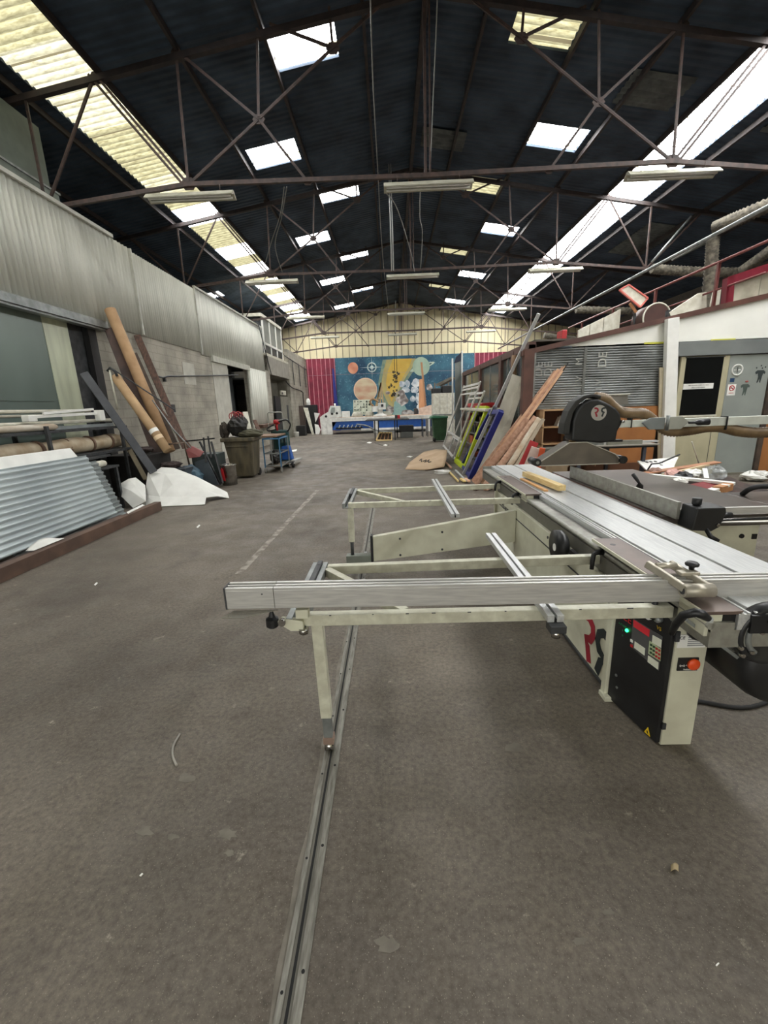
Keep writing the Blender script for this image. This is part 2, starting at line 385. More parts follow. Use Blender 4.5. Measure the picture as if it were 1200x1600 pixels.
# duller sheets set in the dark roof
DULL = mat('dull roof sheet', (96, 100, 98), .8, 0, (70, 74, 74), scale=5)
b = M()
for (x0_, x1_, y0_, y1_) in ((1.1, 2.3, 13.6, 14.55), (5.3, 6.6, 10.8, 11.8), (9.3, 10.6, 17.0, 20.0), (1.05, 2.0, 15.65, 16.1), (8.9, 10.6, 10.6, 12.0)):
    n = int((y1_-y0_)/.177*6)
    b.grid(lambda u, v: (x0_+(x1_-x0_)*v, y0_+(y1_-y0_)*u, rz(x0_+(x1_-x0_)*v)-.03+.02*math.sin((y0_+(y1_-y0_)*u)/.177*2*math.pi)), n, 1, (0, 0, .004))
struct('trim_4', b, DULL)
# purlins along the roof
DSTEEL = mat('dark roof steel', (58, 48, 46), .65, .2, (40, 36, 36), scale=6)
b = M()
for u in (1.15, 3.0, 4.6, 6.15, 7.75, 9.4, 11):
    for s in (-1, 1):
        x = RX+s*u
        b.bar((x, -5.8, rz(x)-.07), (x, YG-.05, rz(x)-.07), .06, .12)
struct('trim_5', b, DSTEEL)
b = M(); b.bar((RX, -5.8, RZ-.16), (RX, YG-.05, RZ-.16), .1, .2); struct('trim_6', b, DSTEEL)
# ---------------------------------------------------------------- trusses
def truss(Y):
    t = T('roof_truss', 'nearest brown steel roof truss spanning the hall above the saw', 'truss', 'steel roof trusses')
    for s in (-1, 1):
        X = lambda u: RX+s*u
        t.part('top_chord', M().bar((X(0), Y, RZ-.2), (X(11.5), Y, rz(X(11.5))-.2), .1, .1), DSTEEL)
        tie = M(); P = [(0, 6.06), (4.7, 6.1), (7.25, 5.84), (10.5, 5.5)]
        for a, c in zip(P, P[1:]):
            tie.bar((X(a[0]), Y-.035, a[1]), (X(c[0]), Y-.035, c[1]), .05, .075); tie.bar((X(a[0]), Y+.035, a[1]+.02), (X(c[0]), Y+.035, c[1]+.02), .012, .08)
        t.part('tie_beam', tie, STEEL)
        def web(u0, z0, u1, z1, nm='diagonal_brace', w=.06):
            b = M(); b.bar((X(u0), Y, z0), (X(u1), Y, z1), w, .014, (0, 0, 1)); b.bar((X(u0), Y-.02, z0), (X(u1), Y-.02, z1), .012, w*.8, (0, 0, 1))
            t.part(nm, b, STEEL)
        web(4.7, 6.1, 3.2, 7.12); web(3.2, 7.12, 1.72, 8.15); web(1.72, 8.15, .8, 8.75)
        web(2.35, 6.06, 3.2, 7.12); web(3.2, 7.12, 4.62, 8.25)
        web(1.72, 8.15, 2.85, 8.55); web(1.72, 8.15, 1.75, 8.75, 'vertical_post')
        web(3.2, 7.12, 3.08, 8.5, 'vertical_post'); web(4.62, 8.25, 4.7, 6.1, 'vertical_post')
        web(4.7, 6.1, 6.2, 7.95); web(4.8, 6.1, 6.32, 7.95)
        web(6.2, 7.95, 7.62, 5.8); web(7.6, 7.7, 7.62, 5.8, 'vertical_post'); web(7.62, 5.8, 9.3, 7.45)
        for u, z, r in ((4.7, 6.12, .16), (2.35, 6.06, .09), (3.2, 7.12, .12), (1.72, 8.15, .13), (4.62, 8.22, .1), (6.2, 7.93, .1), (7.62, 5.82, .13)):
            t.part('gusset_plate', M().prism([(X(u)+r*math.cos(a), Y-.012, z+r*.75*math.sin(a)) for a in [i*math.pi/3 for i in range(6)]], (0, .024, 0)), STEEL)
    b = M(); b.bar((RX-.04, Y, 6.06), (RX-.04, Y, RZ-.2), .05, .05, (0, 1, 0)); b.bar((RX+.05, Y, 6.06), (RX+.05, Y, RZ-.2), .03, .06, (0, 1, 0))
    t.part('ridge_post', b, STEEL)
    return t.done()
tr0 = truss(YT[0])
TL = ['second brown steel roof truss from the front of the hall', 'third brown steel roof truss, midway along the hall', 'fourth brown steel roof truss, one before the mural end', 'last brown steel roof truss close against the cream end wall']
for y, lb in zip(YT[1:], TL): dup(tr0, (0, y-YT[0], 0), lb)
# fluorescent fittings under the ties
LAMP = mat('cream lamp housing', (186, 184, 168), .5, 0, (160, 158, 140), scale=5)
TUBE = mat('unlit fluorescent tube', (222, 222, 214), .35)
def fitting(x, Y, z):
    t = T('ceiling_light', 'light', 'ceiling light', 'fluorescent fittings under the trusses')
    b = M(); L = .86
    b.prism([(x-L, Y-.14, z-.1), (x-L, Y-.03, z), (x-L, Y+.03, z), (x-L, Y+.14, z-.1), (x-L, Y+.13, z-.115), (x-L, Y, z-.05), (x-L, Y-.13, z-.115)], (2*L, 0, 0))
    t.part('housing', b, LAMP)
    for s in (-1, 1): t.part('tube', M().cyl((x-L+.05, Y+s*.055, z-.1), (x+L-.05, Y+s*.055, z-.1), .019, n=10), TUBE)
    for s in (-1, 1): t.part('hanger', M().cyl((x+s*.6, Y, z-.01), (x+s*.6, Y, z+.12), .008, n=6), STEEL)
    return t.done()
f0 = fitting(RX, YT[0]-.12, 5.92)
f0['label'] = 'cream twin-tube fluorescent light under middle of the nearest truss'
ordn = ['nearest', 'second', 'third', 'fourth']
for i, y in enumerate(YT[:4]):
    for dx, w in ((-4.65, 'left'), (0, 'middle'), (4.65, 'right')):
        if i == 0 and dx == 0: continue
        dup(f0, (dx, y-YT[0], .0), 'cream twin-tube fluorescent light under %s of the %s roof truss' % (w if w == 'middle' else w+' side', ordn[i]))
# ---------------------------------------------------------------- left wall
CORR = mat('grey corrugated cladding', (204, 204, 192), .55, 0, (184, 185, 173), scale=1.3, stretch=(1, 3, .4))
def block_mat():
    m = mat('grey rendered blockwork', (180, 174, 160), .85, 0, (150, 146, 134), scale=1.6, detail=8, bump=.4, bscale=25)
    n = m.node_tree.nodes; l = m.node_tree.links
    tc = n.new('ShaderNodeTexCoord'); sp = n.new('ShaderNodeSeparateXYZ'); cb = n.new('ShaderNodeCombineXYZ')
    l.new(tc.outputs['Object'], sp.inputs[0]); l.new(sp.outputs['Y'], cb.inputs['X']); l.new(sp.outputs['Z'], cb.inputs['Y'])
    br = n.new('ShaderNodeTexBrick'); br.inputs['Scale'].default_value = 1; br.inputs['Brick Width'].default_value = .5; br.inputs['Row Height'].default_value = .21; br.inputs['Mortar Size'].default_value = .012
    br.inputs['Color1'].default_value = (1, 1, 1, 1); br.inputs['Color2'].default_value = (.93, .93, .93, 1); br.inputs['Mortar'].default_value = (.74, .74, .74, 1)
    l.new(cb.outputs[0], br.inputs['Vector'])
    mx = n.new('ShaderNodeMix'); mx.data_type = 'RGBA'; mx.blend_type = 'MULTIPLY'; mx.inputs['Factor'].default_value = .8
    ia = [q for q in mx.inputs if q.type == 'RGBA']; rp = [q for q in n if q.type == 'VALTORGB'][0]
    l.new(rp.outputs['Color'], ia[0]); l.new(br.outputs['Color'], ia[1]); l.new([q for q in mx.outputs if q.type == 'RGBA'][0], n['Principled BSDF'].inputs['Base Color'])
    return m
BLOCK = block_mat()
ZC, ZTOP = 3.74, 5.72
b = M()
b.box(XL-.2, XL, -5, 2.0, 0, ZC); b.box(XL-.2, XL, 9.75, 17.3, 0, ZC); b.box(XL-.2, XL, 19.85, 23.5, 0, ZC); b.box(XL-.2, XL, 2.0, 9.75, 3.62, ZC); b.box(XL-.2, XL, 17.3, 19.85, 3.58, ZC)
b.box(XL-.2, XL, 28.0, YG, 0, 5.4); b.box(XL-.2, XL, 23.5, 28.0, 3.62, 4.6)
struct('wall_left', b, BLOCK)
def wavy(y0, y1, z0, z1, x=XL+.03, p=.13, a=.016):
    n = int((y1-y0)/p*8)
    return M().grid(lambda u, v: (x+a*math.sin((y0+(y1-y0)*u)/p*2*math.pi), y0+(y1-y0)*u, z0+(z1-z0)*v), n, 1, (-.006, 0, 0))
struct('wall_left_cladding', wavy(-5, 11.6, ZC-.02, ZTOP), CORR)
struct('wall_left_cladding.001', wavy(11.6, 15.1, ZC-.02, ZTOP-.04, XL+.025, .11, .013), CORR)
struct('wall_left_cladding.002', wavy(15.1, 22.6, ZC-.1, ZTOP, XL+.03, .22, .012), CORR)
b = M(); b.box(XL, XL+.09, -5, 10.9, ZTOP, ZTOP+.07); b.box(XL, XL+.07, 15.1, 22.6, ZTOP, ZTOP+.06)
b.box(XL+.03, XL+.075, 11.57, 11.62, ZC, ZTOP); b.box(XL+.03, XL+.075, 15.07, 15.12, ZC-.1, ZTOP)
struct('trim_7', b, mat('pale capping strip', (196, 196, 186), .5))
# lower part of the last cladding bay reaches down beside the side door
struct('wall_left_cladding.003', wavy(19.95, 22.6, 0.5, ZC-.1, XL+.03, .3, .012), CORR)
# outer wall far behind the partition and lean-to
b = M(); b.box(EL-.2, EL, -6, YG, 0, rz(EL)+.1); struct('wall_outer_left', b, mat('dark outer wall', (70, 70, 66), .9))
b = M(); b.box(ER, ER+.2, -6, YG, 0, rz(ER)+.1); struct('wall_right', b, mat('dim side wall', (90, 86, 80), .9))
# partition deck behind the left wall, out of which the duct box rises
b = M(); b.box(EL, XL-.2, -6, 22.6, 3.7, 3.8); b.box(EL, XL-.2, 28.2, YG, 3.7, 3.8); struct('ceiling.002', b, mat('store ceiling', (80, 80, 76), .9))
# sliding door in the first opening
PANEL = mat('smoked plastic door sheet', (132, 146, 138), .3, .1, (100, 113, 107), scale=.7, stretch=(1, .6, .25), lo=.3, hi=.7)
PSTR = mat('pale milky door sheet', (206, 212, 186), .35, 0, (184, 190, 166), scale=2, stretch=(1, 3, .4))
b = M(); b.box(XL-.16, XL-.1, 2.0, 8.42, .05, 3.6); b.box(XL-.15, XL-.085, 2.0, 8.3, 2.05, 2.09, 0); b.box(XL-.16, XL-.09, 8.42, 9.06, .05, 3.6, 1); b.box(XL-.19, XL-.12, 9.06, 9.75, 0, 3.6, 2)
b.box(XL-.1, XL+.02, 9.5, 9.75, 0, 3.6, 3)
struct('door_1', b, [PANEL, PSTR, DGREY, MBLACK])
b = M(); b.box(XL, XL+.16, 1.5, 10.0, 3.56, 3.76); b.box(XL, XL+.2, 1.5, 10.0, 3.6, 3.62); struct('trim_8', b, GREYM)
# second door opening
b = M(); b.box(XL-.9, XL-.85, 17.0, 20.2, 0, 3.6); struct('wall_recess', b, mat('grey recess', (112, 116, 116), .7, 0, (88, 92, 94), scale=1))
b = M(); b.box(XL, XL+.1, 15.85, 19.95, 3.5, 3.7); b.box(XL, XL+.06, 19.72, 19.95, 0, 3.5); b.box(XL-.2, XL+.02, 17.3, 17.36, 0, 3.55)
struct('trim_9', b, mat('pale door trim', (188, 188, 176), .55))
b = M(); b.box(XL+.004, XL+.02, 15.85, 17.3, 0, 3.5); b.box(XL+.004, XL+.012, 13.6, 14.4, 2.62, 3.28)
struct('trim_10', b, mat('whitewashed patch', (198, 196, 184), .8, 0, (182, 180, 168), scale=3))
# far opening and portal
b = M(); b.box(XL-.9, XL-.8, 23.4, 28.1, 0, 3.7); b.box(XL-.9, XL-.2, 23.4, 23.5, 0, 3.62); b.box(XL-.9, XL-.2, 28, 28.1, 0, 3.62); b.box(XL-.9, XL-.2, 23.5, 28, 3.55, 3.62)
struct('wall_recess.001', b, mat('dim recess', (120, 116, 104), .8))
# gable ---------------------------------------------------------------
def ribs(name, x0, x1, z0, ztop, y, pitch, m, mr, depth=.03):
    b = M(); n = max(1, int((x1-x0)/4)+1)
    xs_ = sorted({x0, x1, *([RX] if x0 < RX < x1 else [])})
    b.prism([(x0, y, z0), (x1, y, z0)]+[(x, y, ztop(x)) for x in reversed(xs_)], (0, .08, 0))
    x = x0
    while x < x1:
        b.box(x-.02, x+.02, y-depth, y, z0, ztop(x)-.01, 1); x += pitch
    return struct(name, b, [m, mr])
GAB = mat('cream end cladding', (236, 226, 190), .6, 0, (220, 209, 170), scale=.6)
GABR = mat('cladding joint', (128, 120, 96), .7)
ribs('wall_back', EL, ER, 5.42, lambda x: rz(x)+.02, YG, .5, GAB, GABR)
REDW = mat('magenta painted cladding', (142, 44, 66), .7, 0, (112, 32, 52), scale=2)
REDR = mat('pink painted rib', (206, 138, 146), .7)
ribs('wall_back_lower', -6.6, -4.13, 0, lambda x: 5.42, YG-.02, .345, REDW, REDR)
ribs('wall_back_lower.001', 6.55, ER, 0, lambda x: 5.42, YG-.02, .345, REDW, REDR)
b = M(); b.box(-4.13, 6.55, YG, YG+.1, 0, 5.42); b.box(EL, -6.6, YG, YG+.1, 0, 5.42); struct('wall_back_lower.002', b, BLOCK)
b = M(); b.box(-6.6, 9, YG-.05, YG-.02, 4.2, 4.215); struct('trim_11', b, mat('pale joint line', (170, 150, 156), .7))
# unseen front wall, its gate opening sized for the daylight it lets in
b = M(); b.box(EL, -6.5, -6.1, -6, 0, 8); b.box(2.0, ER, -6.1, -6, 0, 8); b.prism([(-6.5, -6, 4.6), (2.0, -6, 4.6), (2.0, -6, rz(2)), (RX, -6, RZ), (-6.5, -6, rz(-6.5))], (0, -.1, 0))
struct('wall_front', b, GAB)
# world and light -------------------------------------------------------
w = bpy.data.worlds.new('sky'); SC.world = w; w.use_nodes = True
bg = w.node_tree.nodes['Background']; bg.inputs[0].default_value = (1, .99, .94, 1); bg.inputs[1].default_value = .75
SC.view_settings.view_transform = 'Standard'; SC.view_settings.look = 'None'; SC.view_settings.gamma = 1; SC.view_settings.exposure = 2.0
SC.view_settings.use_curve_mapping = False
SC.cycles.use_denoising = True
# ================================================================ sliding table saw
saw = T('panel_saw', 'long cream sliding table panel saw with two outrigger frames, right foreground', 'saw')
def P(name, mb, m, parent=None, bevel=0, label=None): return saw.part(name, mb, m, parent, bevel, label)
LOGOR = mat('logo red', (150, 28, 46), .5); LOGOK = mat('logo black', (34, 42, 44), .5)
def hook(o, rt, up, n_, s, w, mirror, m, parent, name='logo_letter'):
    """open R shaped emblem stroke; mirrored for its partner"""
    pts = [(-.02, .97), (.2, .99), (.38, .88), (.42, .7), (.32, .54), (.12, .47), (.22, .34), (.34, 0)]
    o, rt, up = V(o), V(rt).normalized(), V(up).normalized(); n = V(n_).normalized()
    q = [o + (rt*((-x if mirror else x)*s)) + up*(y*s) for x, y in pts]
    b = M()
    L, R_ = [], []
    for i, p in enumerate(q):
        a = q[max(i-1, 0)]; c = q[min(i+1, len(q)-1)]; d = (c-a).normalized(); k = d.cross(n).normalized()*(w*s/2)
        L.append(p+k); R_.append(p-k)
    for i in range(len(q)-1): b.prism([L[i], R_[i], R_[i+1], L[i+1]], n*.0015)
    return P(name, b, m, parent)
# cabinet ---------------------------------------------------------------
b = M().prism([(1.26, 2.25, .04), (1.5, 2.25, .04), (1.5, 3.2, .04), (2.05, 3.2, .04), (2.05, 5.06, .04), (1.26, 5.06, .04)], (0, 0, .66))
cab = P('cabinet', b, CREAM, bevel=.006)
P('edge_flange', M().box(1.235, 1.262, 2.22, 2.27, 0, .74).box(1.22, 1.30, 2.18, 2.26, 0, .03), CREAM, cab, .004); P('edge_flange', M().box(1.235, 1.262, 5.02, 5.07, .03, .74), CREAM, cab, .004)
b = M(); b.box(1.25, 1.262, 2.27, 5.02, .03, .05); b.box(1.254, 1.262, 2.27, 5.02, .575, .583); P('panel_seam', b, DGREY, cab)
hook((1.2575, 2.585, .065), (0, -1, 0), (0, 0, 1), (-1, 0, 0), .30, .2, False, LOGOR, cab)
hook((1.2575, 2.275, .065), (0, -1, 0), (0, 0, 1), (-1, 0, 0), .30, .2, True, LOGOK, cab)
text(saw, None, 'ROBLAND', .07, (1.258, 4.50, .58), (0, -1, 0), (0, 0, 1), LOGOK, cab)
hook((1.2575, 4.78, .565), (0, -1, 0), (0, 0, 1), (-1, 0, 0), .07, .2, False, LOGOK, cab); hook((1.2575, 4.69, .565), (0, -1, 0), (0, 0, 1), (-1, 0, 0), .07, .2, True, LOGOK, cab)
for y, z in ((3.33, .66), (3.33, .42), (3.1, .62)): P('screw', M().cyl((1.262, y, z), (1.254, y, z), .012, n=8), DGREY, cab)
# control column
FP = [V((1.275, 2.22, 0)), V((1.345, 1.85, 0)), V((1.50, 1.85, 0)), V((1.50, 2.22, 0))]
colm = P('control_column', M().prism(FP, (0, 0, .70)), CREAM, bevel=.003)
pd = (FP[1]-FP[0]).normalized(); pn = V((pd.y, -pd.x, 0)); pn = pn if pn.x < 0 else -pn
def onp(s, z, off=0.0): return FP[0] + pd*s + pn*off + V((0, 0, z))
Lp = (FP[1]-FP[0]).length
def plate(s0, s1, z0, z1, o0, o1): return M().prism([onp(s0, z0, o0), onp(s1, z0, o0), onp(s1, z1, o0), onp(s0, z1, o0)], pn*(o1-o0))
blk = P('control_panel', plate(.0, Lp-.004, .01, .79, .0, .025), MBLACK, colm, .006)
PNL = mat('keypad grey', (78, 78, 78), .45)
# points on the panel found from where its features stand
def pp(x, y):
    d = ray(x, y); o = FP[0]+pn*.026; t = (o-EYE).dot(pn)/d.dot(pn); p = EYE+d*t; return (p-FP[0]).dot(pd), p.z
def panel_patch(name, quad, m, off=.027, th=.002, bev=0):
    q = [onp(*pp(*c), off) for c in quad]
    return P(name, M().prism(q, pn*th), m, blk, bev)
panel_patch('keypad_plate', [(990, 966), (1036, 995), (1030, 1048), (986, 1010)], PNL)
panel_patch('red_label', [(991, 968), (1016, 984), (1015, 995), (991, 979)], mat('red label', (206, 44, 56), .5), .0292)
KEYW = mat('keypad white', (216, 218, 200), .5)
panel_patch('display', [(1021, 992), (1035, 1000), (1034, 1012), (1020, 1004)], KEYW, .0292)
panel_patch('display', [(993, 1002), (1009, 1013), (1008, 1024), (992, 1012)], KEYW, .0292)
panel_patch('display', [(1014, 1024), (1030, 1035), (1029, 1046), (1013, 1034)], KEYW, .0292)
panel_patch('key_field', [(1016, 1001), (1034, 1014), (1033, 1033), (1014, 1021)], mat('key field', (176, 188, 150), .5), .0292)
for i in range(3):
    for j in range(4):
        c = V((1019+j*4.3-i*.3, 1007.5+i*6+j*2.9)); r = 1.7
        panel_patch('key', [(c.x-r, c.y-r-.6), (c.x+r, c.y-r+.6), (c.x+r, c.y+r+.6), (c.x-r, c.y+r-.6)], RED if j > 1 else mat('key green', (92, 150, 86), .5) if False else (KEYW if j > 1 else GREENB), .0312, .0015)
for c in ((988, 1001), (988, 1009)): panel_patch('button', [(c[0]-1.6, c[1]-3), (c[0]+1.8, c[1]-1), (c[0]+1.8, c[1]+3), (c[0]-1.6, c[1]+1)], PAPER if c[1] < 1005 else RED, .0292, .004)
s_, z_ = pp(980, 985); P('status_lamp', M().lathe(onp(s_, z_, .026), [(.010, 0), (.009, .006), (0, .009)], pn, 10), emis('green lamp', (40, 255, 130), 1.6), blk)
s_, z_ = pp(1015, 961); P('round_gauge', M().lathe(onp(s_, z_, .026), [(.024, 0), (.024, .012), (.019, .014), (0, .014)], pn, 16), WHITE, blk)
s_, z_ = pp(1032, 967); P('selector_knob', M().lathe(onp(s_, z_, .026), [(.018, 0), (.018, .02), (.012, .03), (0, .03)], pn, 14), GREYM, blk)
s_, z_ = pp(980, 967); text(saw, None, 'CE', .055, onp(s_, z_, .0275), pd, (0, 0, 1), RED, blk)
s_, z_ = pp(1030, 982); text(saw, None, 'VS', .028, onp(s_, z_, .0275), pd, (0, 0, 1), mat('yellow print', (180, 150, 40), .5), blk)
for y, t_ in ((977, '0 START'), (985, '1'), (993, '0')):
    s_, z_ = pp(973, y); text(saw, None, t_, .016, onp(s_, z_, .0275), pd, (0, 0, 1), mat('green print', (40, 110, 70), .5), blk)
panel_patch('warning_triangle', [(1007, 1143), (1013, 1136), (1016, 1151)], mat('warning yellow', (226, 190, 30), .5))
panel_patch('warning_mark', [(1011, 1141), (1012.6, 1141.5), (1013.4, 1147), (1011.8, 1145)], BLACK, .0292, .001)
for c in ((963, 1055), (964, 1074), (1050, 968)):
    s_, z_ = pp(*c); P('screw', M().cyl(onp(s_, z_, .025), onp(s_, z_, .030), .008, n=8), GREYM, blk)
# front face of the column
def fp(x, y): p = A(x, y, 1.85); return p.x, p.z
def front_patch(name, x0, x1, z0, z1, m, d=.003): return P(name, M().box(x0, x1, 1.85-d, 1.851, z0, z1), m, colm)
front_patch('rating_plate', 1.352, 1.487, .565, .635, PAPER)
text(saw, None, 'CE', .022, (1.372, 1.8465, .618), (1, 0, 0), (0, 0, 1), BLACK, colm)
b = M()
for k in range(5): b.box(1.40, 1.478-.008*(k % 2), 1.8455, 1.847, .575+k*.011, .580+k*.011)
P('plate_print', b, mat('grey print', (150, 152, 150), .6), colm)
front_patch('switch_plate', 1.368, 1.465, .44, .51, MBLACK, .006)
P('stop_button', M().lathe((1.44, 1.844, .477), [(.03, 0), (.03, .008), (.026, .013), (0, .014)], (0, -1, 0), 20), mat('orange red button', (236, 84, 34), .4), colm)
text(saw, None, '0+0 *', .016, (1.394, 1.843, .468), (1, 0, 0), (0, 0, 1), WHITE, colm)
text(saw, None, 'Robland', .011, (1.415, 1.843, .448), (1, 0, 0), (0, 0, 1), WHITE, colm)
P('hinge', M().box(1.335, 1.355, 1.842, 1.856, .10, .135), DGREY, colm)
P('latch', M().box(1.337, 1.357, 1.842, 1.856, .60, .655), DGREY, colm)
b = M(); b.lathe((1.425, 1.83, .665), [(.038, -.02), (.046, -.01), (.046, .01), (.038, .02), (0, .02)], (0, -1, 0), 12); P('hand_knob', b, BLACK, colm)
# sliding table -----------------------------------------------------------
Y0, Y1 = 1.6, 6.0
sl = P('sliding_table', M().box(1.47, 1.70, Y0, Y1, .80, .88).box(1.722, 1.965, Y0, Y1, .80, .88), ALU, bevel=.003)
b = M(); b.box(1.30, 1.95, Y0+.002, Y1-.002, .72, .80); b.box(1.455, 1.96, Y0+.01, Y1-.01, .79, .868)
P('table_beam', b, ALUDK, sl)
b = M(); b.box(1.405, 1.452, Y0, Y1, .80, .872); b.box(1.415, 1.425, Y0, Y1, .872, .877); b.box(1.44, 1.452, Y0, Y1, .872, .878); P('guide_strip', b, ALU, sl, .002)
b = M(); b.box(1.30, 1.395, Y0, Y1, .79, .835); b.tube([(1.30, Y0, .82), (1.30, Y1, .82)], .016, 10); P('guide_lip', b, ALUDK, sl)
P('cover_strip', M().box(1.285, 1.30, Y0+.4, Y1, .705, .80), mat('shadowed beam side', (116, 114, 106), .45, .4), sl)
P('end_cap', M().box(1.45, 1.96, Y0-.012, Y0, .79, .87), BLACK, sl)
P('end_cap', M().box(1.29, 1.96, Y1, Y1+.01, .72, .87), ALUDK, sl)
# handwheel and motor cover under the near end
HWc = A(1198, 990, 1.62)
hw = P('handwheel', M().lathe(HWc, [(.0, -.03), (.12, -.03), (.138, -.02), (.138, 0), (.13, .022), (.115, .026), (.105, .012), (0, .012)], (0, -1, 0), 32), BLACK)
b = M(); b.tube([HWc+V((.092*math.cos(a), -.018, .092*math.sin(a))) for a in [math.radians(95+k*10) for k in range(15)]], .012, 8); P('scale_ring', b, GREYM, hw)
b = M(); b.tube([HWc+V((-.03, -.02, .075)), HWc+V((-.005, -.05, .07)), HWc+V((.03, -.07, .06))], [.014, .019, .022], 10); P('crank_handle', b, BLACK, hw)
for dx, dz in ((-.118, -.05), (-.105, -.085), (-.07, -.07), (-.045, .02)): P('bolt', M().cyl(HWc+V((dx, -.01, dz)), HWc+V((dx, -.032, dz)), .009, n=8), CHROME, hw)
mc = M().lathe((1.70, 1.66, .545), [(0, 0), (.13, 0), (.16, -.02), (.17, -.06), (.17, -.5), (0, -.5)], (0, -1, 0), 32); P('motor_cover', mc, MBLACK)
PLEX = mat('grey clear plastic', (150, 148, 136), .25, 0, alpha=.5)
P('deflector_plate', M().prism([A(1100, 990, 1.66), A(1152, 1026, 1.66), A(1143, 985, 1.66), A(1112, 985, 1.66)], (0, .006, 0)), PLEX)
P('deflector_rib', M().bar(A(1072, 968, 1.68), A(1152, 1027, 1.65), .014, .014), GREYM)
# main table --------------------------------------------------------------
TAB = mat('brown grey cast table', (98, 90, 84), .34, .35, (84, 78, 74), scale=3)
mt = P('main_table', M().prism([(2.0, 3.08, .82), (3.0, 3.08, .82), (3.0, 5.29, .82), (2.0, 5.29, .82)], (0, 0, .06)), TAB, bevel=.004)
P('extension_table', M().box(3.004, 4.6, 3.05, 3.83, .82, .88), TAB, mt, .004)
P('blade_slot', M().box(1.978, 1.998, 3.2, 5.2, .80, .872), mat('red brown insert', (110, 60, 48), .6), mt)
b = M(); b.box(2.1, 2.84, 3.2, 5.0, .0, .82); rb = P('machine_base', b, CREAM, None, .005)
P('socket', M().cyl((2.71, 3.2, .67), (2.71, 3.19, .67), .018, n=14), BLACK, rb); P('socket', M().box(2.79, 2.825, 3.19, 3.2, .645, .685), BLACK, rb)
P('tilt_handle', M().tube([(2.42, 3.12, .57), (2.5, 3.08, .585), (2.6, 3.08, .57)], .022, 8), BLACK, rb); P('tilt_knob', M().ball((2.64, 3.08, .55), .028), RED, rb)
# rip fence
rf = P('rip_fence', M().box(2.035, 2.06, 2.98, 4.85, .884, 1.012), ALUDK, bevel=.002)
P('fence_backing', M().box(2.062, 2.11, 3.0, 4.83, .884, .95), ALUDK, rf, .002)
b = M(); b.prism([(2.08, 2.84, 1.0), (2.27, 2.84, 1.0), (2.28, 2.84, .96), (2.25, 2.84, .86), (2.2, 2.84, .83), (2.06, 2.84, .84)], (0, .16, 0)); P('fence_carriage', b, MBLACK, rf, .008)
P('fence_knob', M().lathe((2.125, 2.92, 1.0), [(.02, 0), (.03, .01), (.03, .05), (.022, .055), (0, .055)], (0, 0, 1), 12), BLACK, rf)
P('fence_lever', M().tube([(2.16, 2.86, .86), (2.18, 2.82, .80), (2.22, 2.80, .77)], [.014, .016, .018], 8), BLACK, rf)
P('adjusting_knob', M().cyl((2.27, 2.90, .925), (2.36, 2.90, .925), .026, .022, 12), BLACK, rf)
P('bolt', M().cyl((2.23, 2.84, .875), (2.23, 2.828, .875), .012, n=8), CHROME, rf)
P('clamp_handle', M().tube([(2.36, 4.02, .885), (2.35, 4.0, .93), (2.33, 3.98, .96), (2.31, 4.0, 1.0), (2.29, 4.03, 1.04)], [.034, .03, .011, .017, .018], 10), BLACK, rf)
P('guide_rail', M().cyl((2.2, 2.98, .855), (4.5, 2.98, .855), .03, n=18), CHROME, rf)
P('scale_bar', M().box(2.3, 4.5, 3.03, 3.06, .895, .945), ALUX, rf)
# outrigger frames --------------------------------------------------------
def frame(yf, yb, name):
    fr = P(name, M().bar((-.46, yf+.025, .772), (1.29, yf+.025, .772), .05, .056), CREAMW, None, .004)
    P('rear_rail', M().bar((-.42, yb, .772), (1.28, yb+.06, .772), .05, .056), CREAMW, fr, .004)
    P('diagonal_strut', M().bar((-.42, yb-.03, .77), (-.42+.46*(yb-yf)/.65, yf+.06, .77), .045, .05), CREAMW, fr, .003)
    b = M(); b.box(-.52, -.49, yf-.02, yb+.06, .75, .80); b.box(-.455, -.425, yf+.02, yb+.06, .75, .80); b.box(-.52, -.43, yf, yb+.05, .745, .755); P('end_channel', b, GREYM, fr, .002)
    P('channel_block', M().box(-.487, -.456, (yf+yb)/2+.04, yb+.05, .77, .815), DGREY, fr, .004)
    P('channel_hole', M().cyl((-.472, yb-.02, .815), (-.472, yb-.02, .8165), .010, n=10), BLACK, fr)
    pl = P('clamp_plate', M().box(1.272, 1.425, yf-.21, yb+.13, .868, .884), mat('brown plate', (112, 96, 88), .4, .3, (92, 80, 74)), fr, .002)
    P('plate_edge', M().box(1.262, 1.272, yf-.21, yb+.13, .864, .884), CREAM, fr, .002)
    P('plate_foot', M().box(1.285, 1.352, yf-.2, yf-.03, .765, .868), CREAM, fr, .003)
    P('foot_cover', M().box(1.354, 1.42, yf-.2, yf-.1, .775, .868), BLACK, fr)
    P('plate_hole', M().cyl((1.33, yb, .884), (1.33, yb, .8852), .016, n=12), BLACK, fr)
    for y in (yf+.05, yb+.02):
        P('clamp_lever', M().tube([(1.285, y, .83), (1.25, y, .83), (1.225, y-.01, .82), (1.215, y-.02, .78), (1.21, y-.03, .73)], [.02, .018, .014, .014, .012], 8), BLACK, fr)
    for k in range(9):
        x = -.3+k*.17+random.uniform(-.05, .05); P('paint_chip', M().box(x, x+random.uniform(.006, .03), yf-.0008, yf+.0015, .7965, .8005), DGREY, fr)
    return fr
def near_lever():
    return P('clamp_lever', M().tube([A(1107, 967, 1.6), A(1097, 960, 1.6), A(1086, 957, 1.6), A(1068, 961, 1.63), A(1056, 975, 1.66), A(1049, 990, 1.68)], [.014, .02, .019, .017, .016, .012], 10), BLACK)
fr1 = frame(1.815, 2.47, 'outrigger_frame'); fr2 = frame(4.2, 4.95, 'outrigger_frame')
